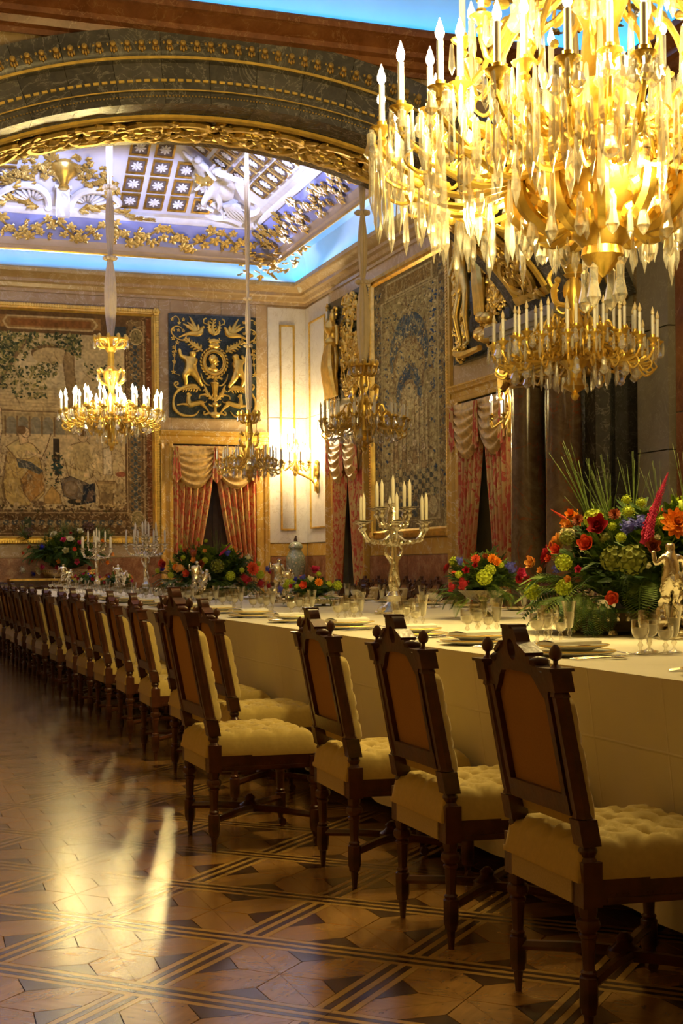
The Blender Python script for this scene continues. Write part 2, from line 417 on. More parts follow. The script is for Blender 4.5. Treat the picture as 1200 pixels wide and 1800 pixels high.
# ================================================================ WALLS
def wall_g(ax, pos, th, a0, a1, z0, z1, openings):
    g = G(); cur = a0
    def put(p, q, zz0, zz1):
        if q-p < .001 or zz1-zz0 < .001: return
        if ax == 'y': g.bb(p, q, pos, pos+th, zz0, zz1)
        else: g.bb(pos, pos+th, p, q, zz0, zz1)
    for (o0, o1, oz0, oz1) in sorted(openings):
        put(cur, o0, z0, z1); put(o0, o1, z0, oz0); put(o0, o1, oz1, z1); cur = o1
    put(cur, a1, z0, z1); return g
DB = (5.08, 6.55, 3.26)                 # back door inner X range, inner top
DR1 = (20.42, 21.85, 3.26); DR2 = (15.2, 16.76, 3.28)   # right doors (Y ranges)
wall_back = struct(obj('wall_back', wall_g('y', BY, .35, LX-.3, RX+.35, 0, 7.2, [(DB[0], DB[1], 0, DB[2])]), tan_m))
wall_right = struct(obj('wall_right', wall_g('x', RX, .35, NY, BY, 0, 7.2, [(DR1[0], DR1[1], 0, DR1[2]), (DR2[0], DR2[1], 0, DR2[2])]), tan_m))
wall_left = struct(obj('wall_left', wall_g('x', LX-.3, .3, NY, BY, 0, 7.2, []), tan_m))
wall_front = struct(obj('wall_front', wall_g('y', NY-.3, .3, LX-.3, RX+.35, 0, 7.2, []), tan_m))
# facing slabs on the back wall (tan slabs with joints, cream corner panel, dado)
def slab(parent, name, ax, pos, th, a0, a1, z0, z1, mat, gap=.006):
    g = G()
    if ax == 'y': g.bb(a0+gap, a1-gap, pos, pos-th, z0+gap, z1-gap)
    else: g.bb(pos, pos-th, a0+gap, a1-gap, z0+gap, z1-gap)
    return obj(name, g, mat, parent)
for (a0, a1, z0, z1, m, th, n) in (
    (1.0, 4.88, 1.33, 1.56, tan_m, .02, 'marble_slab'), (6.80, 7.48, 1.33, 1.555, ochre_m, .02, 'marble_slab'),
    (-.85, 1.0, 1.33, 1.56, tan_m, .02, 'marble_slab'), (4.86, 5.06, 3.5, 5.70, tan_m, .012, 'marble_slab'),
    (5.06, 5.95, 5.5, 5.71, tan_m, .012, 'marble_slab'), (5.95, 6.56, 5.5, 5.71, tan_m, .012, 'marble_slab'),
    (6.57, 6.76, 3.5, 5.71, tan_m, .012, 'marble_slab'), (5.06, 6.56, 3.50, 3.69, tan_m, .012, 'marble_slab'),
    (-.8, 1.4, 5.55, 5.71, tan_m, .012, 'marble_slab'), (1.4, 3.3, 5.55, 5.71, tan_m, .012, 'marble_slab'), (3.3, 4.86, 5.55, 5.71, tan_m, .012, 'marble_slab'),
    (6.78, 7.49, 1.56, 3.75, cream_m, .03, 'cream_panel'), (6.78, 7.49, 3.75, 5.68, cream_m, .03, 'cream_panel'),
    (6.80, 7.46, .25, 1.33, breccia_m, .04, 'dado_panel'), (-.85, 1.45, .25, 1.33, breccia_m, .04, 'dado_panel'), (1.45, 3.15, .25, 1.33, breccia_m, .04, 'dado_panel'), (3.15, 4.86, .25, 1.33, breccia_m, .04, 'dado_panel')):
    slab(wall_back, n, 'y', BY, th, a0, a1, z0, z1, m)
for (a0, a1, z0, z1, m, th, n) in (
    (22.08, 23.36, 1.56, 3.75, cream_m, .03, 'cream_panel'), (22.08, 23.36, 3.75, 5.68, cream_m, .03, 'cream_panel'), (22.08, 23.36, 1.33, 1.555, ochre_m, .02, 'marble_slab'),
    (22.1, 23.34, .25, 1.33, breccia_m, .04, 'dado_panel'),
    (16.98, 20.18, 1.30, 1.53, ochre_m, .02, 'marble_slab'), (16.98, 18.6, .25, 1.30, breccia_m, .04, 'dado_panel'), (18.6, 20.18, .25, 1.30, breccia_m, .04, 'dado_panel'),
    (13.8, 15.0, .25, 3.5, tan_m, .02, 'marble_slab'), (15.0, 16.95, 3.5, 3.74, tan_m, .02, 'marble_slab'), (20.2, 22.05, 3.5, 3.72, tan_m, .02, 'marble_slab'),
    (11.66, 12.24, .2, 2.25, lgrey_m, .10, 'pilaster_slab'), (11.66, 12.24, 2.25, 3.45, lgrey_m, .10, 'pilaster_slab'), (11.66, 12.24, 3.45, 4.7, lgrey_m, .10, 'pilaster_slab'), (11.66, 12.24, 4.7, 5.71, lgrey_m, .10, 'pilaster_slab'),
    (10.4, 11.62, .2, 2.6, red_m, .05, 'marble_slab'), (10.4, 11.62, 2.6, 4.3, red_m, .05, 'marble_slab'), (8.5, 10.4, .2, 4.3, tan_m, .03, 'marble_slab')):
    slab(wall_right, n, 'x', RX, th, a0, a1, z0, z1, m)
struct(obj('baseboard_back', G().bb(LX, RX, BY-.06, BY, 0, .24), dark_m)); struct(obj('baseboard_right', G().bb(RX-.06, RX, NY, BY, 0, .24), dark_m))
# gilt fillets on the cream corner panels
def rect_frame(ax, pos, a0, a1, z0, z1, w, th, mat, parent, name, bead=False, bm=None):
    g = G()
    def B(p0, p1, q0, q1, t0=0, t1=th):
        if ax == 'y': g.bb(p0, p1, pos-t1, pos-t0, q0, q1)
        else: g.bb(pos-t1, pos-t0, p0, p1, q0, q1)
    B(a0, a1, z0, z0+w); B(a0, a1, z1-w, z1); B(a0, a0+w, z0+w, z1-w); B(a1-w, a1, z0+w, z1-w)
    if bead:
        s = w*.9; n = int((z1-z0)/s)
        for i in range(n): B(a0+w*.2, a0+w*.8, z0+i*s+s*.2, z0+i*s+s*.8, th, th+.008); B(a1-w*.8, a1-w*.2, z0+i*s+s*.2, z0+i*s+s*.8, th, th+.008)
        n = int((a1-a0)/s)
        for i in range(n): B(a0+i*s+s*.2, a0+i*s+s*.8, z0+w*.2, z0+w*.8, th, th+.008); B(a0+i*s+s*.2, a0+i*s+s*.8, z1-w*.8, z1-w*.2, th, th+.008)
    return obj(name, g, mat, parent)
rect_frame('y', BY-.03, 6.99, 7.27, 1.78, 5.38, .032, .02, gold, wall_back, 'gilt_fillet', True)
rect_frame('x', RX-.03, 22.25, 23.12, 1.80, 5.40, .032, .02, gold, wall_right, 'gilt_fillet', True)

def loop(x0, x1, y0, y1):
    z = Vector((0, 0, 1)); c = [(x0, y0, 1, 1), (x1, y0, -1, 1), (x1, y1, -1, -1), (x0, y1, 1, -1), (x0, y0, 1, 1)]
    return [(Vector((x, y, 0)), Vector((a, b, 0)), z) for x, y, a, b in c]
CP = [(0, 5.72), (.03, 5.72), (.03, 5.77), (.07, 5.79), (.09, 5.85), (.15, 5.87), (.15, 5.92), (.19, 5.94), (.24, 5.99), (.32, 6.00), (.33, 6.05), (.30, 6.06), (.30, 6.08), (0, 6.08)]
struct(obj('trim_1', G().sweep(CP, loop(LX, RX, AY1, BY)), tan_m, label='tan marble cornice round the far room'))
struct(obj('trim_2', G().sweep([(d, z+DZ) for d, z in CP], loop(LX, RX, NY, AY0)), red_m, label='red brown marble cornice round the near room'))

# ---------------------------------------------------------------- ceilings
ceiling = struct(mk('ceiling', None))
V0, V1 = 1.42, 6.80
def vz(d): t = max(0, d-V0); return V1 + .60*t + .03*t*t
for (x0, x1, y0, y1) in ((LX, RX, AY1, BY), (LX, RX, NY, AY0)):
    lp = loop(x0, x1, y0, y1); dz = 0 if y0 > 5 else DZ
    if dz: lp = [(o+Vector((0, 0, dz)), a, b) for o, a, b in lp]
    obj('cove', G().sweep([(.012, 6.05), (.012, 6.5), (.08, 6.66), (.3, 6.75), (.9, 6.76)], lp), covem, ceiling)
    obj('lower_moulding', G().sweep([(.86, 6.76), (.80, 6.30), (.80, 6.24), (.83, 6.24), (.84, 6.28), (.87, 6.30), (.88, 6.36), (.91, 6.40)], lp), mouldm, ceiling)
    obj('gilt_moulding', G().sweep([(.80, 6.22), (.825, 6.215), (.835, 6.24), (.80, 6.24)], lp), gold, ceiling)
    obj('frieze_ground', G().sweep([(.90, 6.395), (1.02, 6.47), (1.16, 6.57), (1.30, 6.70)], lp), bandm, ceiling)
    obj('upper_moulding', G().sweep([(1.28, 6.70), (1.31, 6.68), (1.35, 6.72), (1.36, 6.77), (1.44, 6.80)], lp), plasterw, ceiling)
    md = min((y1-y0)/2, 4.2)
    ds = [V0+(md-V0)*i/10 for i in range(11)]
    obj('vault', G().sweep([(d, vz(d)) for d in ds], lp), plaster, ceiling)
obj('near_vault_top', G().bb(LX+4, RX-4, NY+4, AY0-4, 9.5, 9.6), plaster, ceiling)
# surface frames on the far vault: side 'b' (back) or 'r' (right)
def surf(side, a, d, z=None, off=0.0, zf=None):
    zf = zf or vz; z = zf(d) if z is None else z; sl = (zf(d+.05)-zf(d-.05))/.1
    if side == 'b': o = Vector((a, BY-d, z)); u = Vector((1, 0, 0)); v = Vector((0, -1, sl)).normalized(); n = Vector((0, -sl, -1)).normalized()
    else: o = Vector((RX-d, a, z)); u = Vector((0, -1, 0)); v = Vector((-1, 0, sl)).normalized(); n = Vector((-sl, 0, -1)).normalized()
    o = o + n*off
    return Matrix(((u.x, v.x, n.x, o.x), (u.y, v.y, n.y, o.y), (u.z, v.z, n.z, o.z), (0, 0, 0, 1)))
def ring_g(r0, r1, h0, h1):
    g = G(); pts = [(-r0, -r0), (r0, -r0), (r0, r0), (-r0, r0)]; hol = [(-r1, -r1), (-r1, r1), (r1, r1), (r1, -r1)]
    g.prism(pts, h0, h1, 'z', [hol]); return g
coff_me = ring_g(.150, .118, -.01, .02).mesh('coffer', goldd)
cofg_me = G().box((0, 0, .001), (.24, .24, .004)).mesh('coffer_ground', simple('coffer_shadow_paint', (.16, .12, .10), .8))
rg = G()
for i in range(8):
    a = i*pi/4; rg.ell((.055*cos(a), .055*sin(a), .015), (.042, .020, .016), 6, 4, RZ(a))
rg.ell((0, 0, .022), (.024, .024, .02), 6, 4)
ros_me = rg.mesh('rosette', plasterw)
def coffer(side, a, d):
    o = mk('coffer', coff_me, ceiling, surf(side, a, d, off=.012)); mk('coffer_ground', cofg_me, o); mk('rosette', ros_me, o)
for r in range(6):
    d = 1.64+.30*r
    for k in range(-8, 8):
        X = 4.08+.385*k
        if X > RX-d-.25 or X < LX+d+.2 or 2.25 < X < 3.85: continue
        if X > 5.35-.05*r and r < 4: continue
        coffer('b', X, d)
    for k in range(12):
        Y = 20.6-.385*k - (0 if r else 0)
        if Y > BY-d-.2: continue
        coffer('r', Y, d)
# vine frieze
lf = G()
for a, L in ((0, 1), (.9, .8), (-.9, .8), (1.9, .55), (-1.9, .55)):
    lf.ell((.32*L*cos(a), .32*L*sin(a), .08), (.34*L, .19*L, .07), 6, 4, RZ(a))
leaf_me = lf.mesh('vine_leaf', goldp)
gr = G()
for i in range(12):
    t = i/11; gr.ell((R(-.25, .25)*(1-t), -t*.8, R(.05, .2)), .13, 5, 3)
grape_me = gr.mesh('grape_cluster', goldd)
bz = lambda d: 6.395+(d-.90)*.7625
def vine(side, a0, a1):
    n = int((a1-a0)/.06); g = G(); pts = []
    for i in range(n+1):
        a = a0+(a1-a0)*i/n; pts.append(surf(side, a, 1.10+.12*sin(a*2*pi/.9), off=.02, zf=bz).translation)
    g.tube(pts, .022, 5)
    obj('vine_stem', g, goldp, ceiling)
    m = int((a1-a0)/.088)
    for i in range(m):
        a = a0+.06+i*.088+R(-.02, .02); w = sin(a*2*pi/.9)
        d = 1.10+.12*w + (R(.05, .12) if i % 2 else -R(.05, .12)); d = min(1.25, max(.95, d))
        mk('vine_leaf', leaf_me, ceiling, surf(side, a, d, off=.04, zf=bz) @ RZ(R(0, 6.28)) @ SC(R(.17, .25), None, .22))
        if i % 4 == 1: mk('grape_cluster', grape_me, ceiling, surf(side, a+.05, 1.12-.1*w, off=.03, zf=bz) @ SC(.16))
vine('b', 1.3, 6.3); vine('r', 15.4, 22.2)
# ================================================================ ARCH between the rooms
AXC, AA, AB, AZ = 3.3, 3.68, 2.29, 3.10
def arch_pt(t, r=0.0):   # t angle from right springing, r offset outwards
    x, z = AA*cos(t), AB*sin(t); nx, nz = cos(t)/AA, sin(t)/AB; L = math.hypot(nx, nz)
    return AXC + x + nx/L*r, AZ + z + nz/L*r
T0, T1 = radians(14), radians(166)
NSEG = 48
outl = [(LX, 3.28), (LX, 6.9)] + [(RX, 6.9), (RX, 3.28)] + [arch_pt(T0+(T1-T0)*i/NSEG) for i in range(NSEG+1)]
arch = struct(obj('wall_middle', G().prism(outl, AY0+.02, AY1, 'y'), tan_m))
def arcseg(t0, t1, prof, n=4):
    # prof: closed list (r, y)
    path = []
    for i in range(n+1):
        t = t0+(t1-t0)*i/n; x, z = arch_pt(t); nx, nz = cos(t)/AA, sin(t)/AB; L = math.hypot(nx, nz)
        path.append((Vector((x, 0, z)), Vector((nx/L, 0, nz/L)), Vector((0, 1, 0))))
    return G().sweep(prof, path, True)
y0 = AY0+.02
BP = [(-.006, y0+.26), (-.006, y0-.05), (.05, y0-.05), (.05, y0-.035), (.10, y0-.035), (.12, y0-.055), (.16, y0-.055), (.16, y0-.04), (.36, y0-.045), (.38, y0-.075), (.41, y0-.075), (.44, y0-.09), (.56, y0-.11), (.65, y0-.11), (.65, y0+.01), (.02, y0+.01), (.02, y0+.26)]
NB = 23
for i in range(NB):
    a = T0+(T1-T0)*i/NB; b = T0+(T1-T0)*(i+1)/NB
    obj('archivolt_block', arcseg(a+.0006, b-.0006, BP, 3), grey_m if i % 3 != 1 else MATS['dark_grey_marble2'] if 'dark_grey_marble2' in MATS else marble('dark_grey_marble2', (.075, .07, .058), (.10, .095, .08), (.16, .145, .12), 2.0, .2, (.30, .28, .22), 3.2, .02, 3.0), arch)
SP = [(0, y0+.28), (-.02, y0+.28), (-.02, AY1-.02), (0, AY1-.02)]
def band(name, prof, mat, n=60, t0=T0, t1=T1): return obj(name, arcseg(t0, t1, prof, n), mat, arch)
TE = radians(22.5)
band('soffit_lining', [(-.004, y0+.26), (-.012, y0+.26), (-.012, AY1+.03), (.12, AY1+.03), (.12, AY1-.01), (-.004, AY1-.01)], grey_m)
band('gilt_line', [(.385, y0-.078), (.385, y0-.092), (.41, y0-.092), (.41, y0-.078)], gold)
band('gilt_line', [(.108, y0-.055), (.108, y0-.066), (.118, y0-.066), (.118, y0-.055)], gold)
# small gilt beads as one part each, leaves of the outer band as parts
def arcM(t, r, y):
    x, z = arch_pt(t, r); nx, nz = cos(t)/AA, sin(t)/AB; L = math.hypot(nx, nz); n = Vector((nx/L, 0, nz/L)); tg = Vector((-nz/L, 0, nx/L))
    f = Vector((0, -1, 0)); return Matrix(((tg.x, n.x, f.x, x), (tg.y, n.y, f.y, y), (tg.z, n.z, f.z, z), (0, 0, 0, 1)))
def arclen_ts(step, t0=T0, t1=T1):
    out = []; t = t0
    while t < t1: out.append(t); t += step/math.hypot(AA*sin(t), AB*cos(t))
    return out
g = G(); e = G().ell((0, 0, 0), (.011, .009, .009), 5, 3)
for t in arclen_ts(.03): g.add(e, arcM(t, .06, y0-.05))
obj('gilt_beading', g, goldd, arch, kind='stuff')
g = G(); e = G().box((0, 0, 0), (.05, .022, .02))
for t in arclen_ts(.075): g.add(e, arcM(t, .20, y0-.05))
obj('gilt_reeding', g, gold, arch, kind='stuff')
g = G(); g.ell((0, .03, 0), (.034, .034, .016), 7, 4)
for k in (-1, 0, 1): g.ell((k*.024, -.018-(.014 if k == 0 else 0), 0), (.014, .028, .012), 5, 4)
g.ell((.05, .03, 0), (.014, .018, .01), 5, 3)
lm = g.mesh('gilt_leaf', goldd)
for t in arclen_ts(.118, T0, radians(150)): mk('gilt_leaf', lm, arch, arcM(t, .495, y0-.100))
# soffit panel: gilt border mouldings and scrollwork on a dark ground
YB0, YB1 = y0+.26, AY1-.18
def inner(t, y, off=0.0):   # frame on the soffit, z axis points inwards (down)
    x, z = arch_pt(t); nx, nz = cos(t)/AA, sin(t)/AB; L = math.hypot(nx, nz); n = Vector((-nx/L, 0, -nz/L)); tg = Vector((nz/L, 0, -nx/L)); v = Vector((0, 1, 0))
    p = Vector((x, y, z))+n*off
    return Matrix(((tg.x, v.x, n.x, p.x), (tg.y, v.y, n.y, p.y), (tg.z, v.z, n.z, p.z), (0, 0, 0, 1)))
TL = radians(157.5)
for (a, b) in ((YB0, YB0+.09), (YB1-.09, YB1)):
    w = b-a
    band('gilt_border', [(-.012, a), (-.035, a+w*.15), (-.02, a+w*.35), (-.045, a+w*.6), (-.045, a+w*.8), (-.012, b)], gold, 60, TE, TL)
for t in (TE, TL):
    g = G().add(G().box((0, (YB0+YB1)/2, .028), (.09, YB1-YB0, .04)), None)
    obj('gilt_border', G().add(G().box((0, 0, .028), (.09, YB1-YB0, .04)), inner(t, (YB0+YB1)/2)), gold, arch)
band('soffit_ground', [(-.013, YB0+.05), (-.018, YB0+.05), (-.018, YB1-.05), (-.013, YB1-.05)], simple('dark_bronze_ground', (.10, .055, .02), .5, .4), 60, TE, TL)
def scroll_unit(seed):
    rr = random.Random(seed); g = G(); H = (YB1-YB0-.2)/2
    for s in (-1, 1):
        sp = [(-.30, -s*H*.2, .03), (-.16, s*H*.75, .06), (.05, s*H*.85, .07), (.17, s*H*.35, .06), (.06, -s*H*.05, .06), (-.05, s*H*.22, .08), (.02, s*H*.42, .09)]
        stube(g, sp, [.028, .046, .048, .042, .034, .03, .045], 20, 6)
        for k in range(13):
            a = rr.uniform(0, 6.28); c = (rr.uniform(-.26, .26), s*rr.uniform(.05, .95)*H, rr.uniform(.03, .09))
            g.ell(c, (rr.uniform(.05, .10), rr.uniform(.03, .055), .03), 6, 4, RZ(a) @ RYm(rr.uniform(-.5, .5)))
        stube(g, [(-.1, s*H*.6, .05), (-.22, s*H*.95, .08), (-.30, s*H*.7, .05)], [.03, .03, .01], 8, 5)
    for k in range(7): g.ell((rr.uniform(-.25, .25), rr.uniform(-.12, .12), .075), rr.uniform(.035, .062), 7, 5)
    return g.mesh('gilt_scroll', gold)
sms = [scroll_unit(i) for i in range(3)]
for i, t in enumerate(arclen_ts(.47, TE+.09, TL-.05)):
    mk('gilt_scroll', sms[i % 3], arch, inner(t, (YB0+YB1)/2, .01) @ (RZ(pi) if i % 2 else SC(1)) @ SC(1, 1, .7))
# coloured facing of the arch wall
for (x0, x1, z0, z1, m) in ((6.86, 7.36, 3.80, 4.75, red_m), (7.38, 7.49, 3.75, 5.7, lgrey_m)):
    slab(arch, 'marble_panel', 'y', AY0+.02, .03, x0, x1, z0, z1, m)
# ================================================================ PIER: columns, capitals, entablature
pier = struct(mk('trim_3', None)); pier['label'] = 'marble pier of paired columns carrying the arch'
CX = 6.50
obj('pier_core', G().bb(7.06, RX, PY0+.15, PY1-.05, .0, 3.28), dark_m, pier)
obj('pier_pilaster', G().bb(6.98, 7.14, PY0+.08, PY0+.3, .25, 3.28), grey_m, pier)
obj('pier_pilaster', G().bb(7.20, 7.48, PY0+.08, PY0+.3, .25, 3.28), dark_m, pier)
obj('pier_plinth', G().bb(6.5, RX, PY0+.02, PY1-.02, 0, .25), dark_m, pier)
EP = [(0, 3.28), (0, 3.36), (-.02, 3.36), (-.02, 3.44), (0, 3.45), (0, 3.58), (-.04, 3.60), (-.07, 3.64), (-.07, 3.71)]
g = G()
for (x0, ya, yb, z0, z1) in ((CX+.03, PY0+.03, PY1-.03, 3.28, 3.36), (CX+.015, PY0+.015, PY1-.015, 3.36, 3.44), (CX+.03, PY0+.03, PY1-.03, 3.44, 3.58), (CX, PY0, PY1, 3.58, 3.62), (CX-.04, PY0-.04, PY1+.04, 3.62, 3.72)):
    g.bb(x0, RX-.001, ya, yb, z0, z1)
obj('entablature', g, lgrey_m, pier)
inl = marble('red_inlay_marble', (.12, .03, .015), (.18, .05, .02), (.28, .10, .05), 6, .25)
g = G()
for (x, y) in ((6.62, PY0+.03), (7.02, PY0+.03), (7.4, PY0+.03)): g.bb(x-.05, x+.05, y-.006, y, 3.46, 3.56)
for y in (PY0+.2, PY0+.75, PY1-.2): g.bb(CX+.024, CX+.03, y-.05, y+.05, 3.46, 3.56)
obj('red_inlay', g, inl, pier)
for (x0, x1) in ((6.72, 6.94), (7.12, 7.32)):
    g = G(); stube(g, [(x0, PY0+.02, 3.53), (x0+.05, PY0+.02, 3.475), (x0+.11, PY0+.02, 3.52), (x0+.17, PY0+.02, 3.565), (x1, PY0+.02, 3.51)], [.018, .012, .016, .012, .018], 16, 5); obj('bronze_inlay_scroll', g, goldd, pier)
for (x, y) in ((6.78, 13.42), (6.78, 12.62)):
    obj('column_base', G().lathe([(.26, .25), (.26, .32), (.24, .34), (.25, .37), (.22, .40), (.21, .42)], 24, (x, y, 0)), lgrey_m, pier)
    obj('column_shaft', G().lathe([(.205, .42), (.195, .47), (.192, 1.3), (.178, 2.9), (.185, 3.02)], 32, (x, y, 0)), column_m, pier)
    g = G().lathe([(.19, 3.02), (.20, 3.04), (.19, 3.06), (.215, 3.12)], 24, (x, y, 0)).bb(x-.23, x+.23, y-.23, y+.23, 3.20, 3.28)
    for sx in (-1, 1):
        for sy in (-1, 1): g.add(G().lathe([(.02, -.05), (.07, -.05), (.09, -.02), (.09, .02), (.07, .05), (.02, .05)], 14), T(x+sx*.20, y+sy*.16, 3.12) @ RYm(pi/2))
    g.bb(x-.2, x+.2, y-.2, y+.2, 3.14, 3.20)
    obj('column_capital', g, goldd, pier)
# a matching pier on the left side (out of frame) keeps the arch standing
g = G().bb(LX, .05, PY0, PY1, 0, 3.28); obj('left_pier', g, grey_m, pier)
# ================================================================ DOORS with marble surrounds and curtains
def door_set(n, M, w, h, leaf_mat, fw=.22, dark=True, tiled=True):
    # local: x along the wall (0..w inner opening), y out of the wall into the room, z up
    g = mk('door_%d' % n, None, None, M); struct(g)
    prof = [(0, 0), (0, .06), (.03, .075), (.06, .075), (.07, .05), (.13, .05), (.15, .09), (fw-.04, .10), (fw-.02, .12), (fw, .12), (fw, 0)]
    def jamb(x0, s, nm):
        a = G(); pts = [(x0+s*p, q) for p, q in prof]
        a.prism(pts, 0.0, h+.0, 'z'); return obj(nm, a, ochre_m, g)
    jamb(0, -1, 'door_jamb'); jamb(w, 1, 'door_jamb')
    a = G(); a.prism([(q, h+p) for p, q in prof], -fw, w+fw, 'x'); obj('door_lintel', a, ochre_m, g)
    if dark:
        for k in (0, 1):
            x0 = k*w/2; a = G().bb(x0+.004, x0+w/2-.004, -.22, -.17, .01, h)
            lf = obj('door_leaf', a, leaf_mat, g)
            for (z0, z1) in ((.3, 1.0), (1.12, 1.9), (2.02, h-.2)):
                b = G().bb(x0+.1, x0+w/2-.1, -.17, -.155, z0, z1).bb(x0+.14, x0+w/2-.14, -.155, -.14, z0+.04, z1-.04); obj('door_panel', b, leaf_mat, lf)
    else:
        obj('door_leaf', G().bb(.0, w, -.24, -.2, .01, h), leaf_mat, g)
        obj('door_leaf', G().bb(.0, .012, -.24, .0, .01, h).bb(w-.012, w, -.24, 0, .01, h), leaf_mat, g)
    return g
reveal = simple('olive_grey_shutter', (.34, .31, .19), .7, 0, .15, 3)
door_set(1, T(DB[0], BY, 0) @ SC(1, -1, 1), DB[1]-DB[0], DB[2], woodd)
MR = lambda y: Matrix(((0, -1, 0, RX), (-1, 0, 0, y), (0, 0, 1, 0), (0, 0, 0, 1)))
# local x -> -Y , local y -> -X
door_set(2, Matrix(((0, -1, 0, RX), (-1, 0, 0, DR1[1]), (0, 0, 1, 0), (0, 0, 0, 1))), DR1[1]-DR1[0], DR1[2], reveal, dark=False)
door_set(3, Matrix(((0, -1, 0, RX), (-1, 0, 0, DR2[1]), (0, 0, 1, 0), (0, 0, 0, 1))), DR2[1]-DR2[0], DR2[2], reveal, dark=False)
def curtain(M, w, h, label, nsw=2):
    t = thing('curtain', label, 'curtain', M, 'damask curtains in the doorways')
    rnd = random.Random(5)
    for side in (0, 1):
        ph = rnd.uniform(0, 6)
        def f(u, v, side=side, ph=ph):
            z = h*(1-v)-.02
            # gathered towards a tie at v~.75
            k = 1-.60*min(1, v/.78)**1.4 if v < .78 else .40+.08*(v-.78)/.22
            wd = w*.5*k+.02
            x = u*wd; fold = .035+.03*(1-k)
            y = .035+fold*sin(u*2*pi*6+ph)*(.45+.55*min(1, v*6)) + .012*sin(u*31+v*3)
            x = x if side == 0 else w-x
            return (x, y, z)
        obj('curtain_panel', G().grid(f, 84, 26), damask, t, ang=None)
    for k in range(nsw):
        x0 = w*k/nsw; ww = w/nsw
        def s(u, v, x0=x0, ww=ww):
            sag = 4*u*(1-u); z = h-.03-v*(.30+.42*sag)+.035*0; 
            x = x0-.01+u*(ww+.02)+(u-.5)*.06*v
            y = .09+.07*sin(v*pi)*sag+.022*sin(v*2*pi*5.5+1.2*sin(u*pi))*min(1, v*5) 
            return (x, y, z-.012*abs(sin(v*17)))
        obj('swag', G().grid(s, 18, 54), swagm if k >= 0 else damask, t, ang=None)
    for x in ([w*.5] if nsw == 2 else []) + [.04, w-.04]:
        def j(u, v, x=x): return (x+(u-.5)*(.07+.10*v), .14+.02*sin(u*2*pi*2.5), h-.05-v*.62+.10*abs(u-.5)*2*v)
        obj('curtain_tail', G().grid(j, 14, 6), damask, t, ang=None)
    for k in range(2):
        a = G(); stube(a, [(.0 if k == 0 else w, .02, h*.20), (w*.12 if k == 0 else w*.88, .12, h*.19), (w*.24 if k == 0 else w*.76, .05, h*.215)], [.014, .016, .014], 8, 6); obj('tieback', a, goldd, t)
    return t
ML = lambda x, y: T(x, y, 0)
curtain(T(DB[0], BY-.02, 0) @ SC(1, -1, 1), DB[1]-DB[0], DB[2]-.01, 'red and gold damask curtain parted before the dark wooden door in the back wall')
curtain(Matrix(((0, -1, 0, RX-.02), (-1, 0, 0, DR1[1]), (0, 0, 1, 0), (0, 0, 0, 1))), DR1[1]-DR1[0], DR1[2]-.01, 'damask curtain in the far doorway of the right wall, behind a chandelier')
curtain(Matrix(((0, -1, 0, RX-.02), (-1, 0, 0, DR2[1]), (0, 0, 1, 0), (0, 0, 0, 1))), DR2[1]-DR2[0], DR2[2]-.01, 'red and gold damask curtain in the doorway beside the brown marble columns')

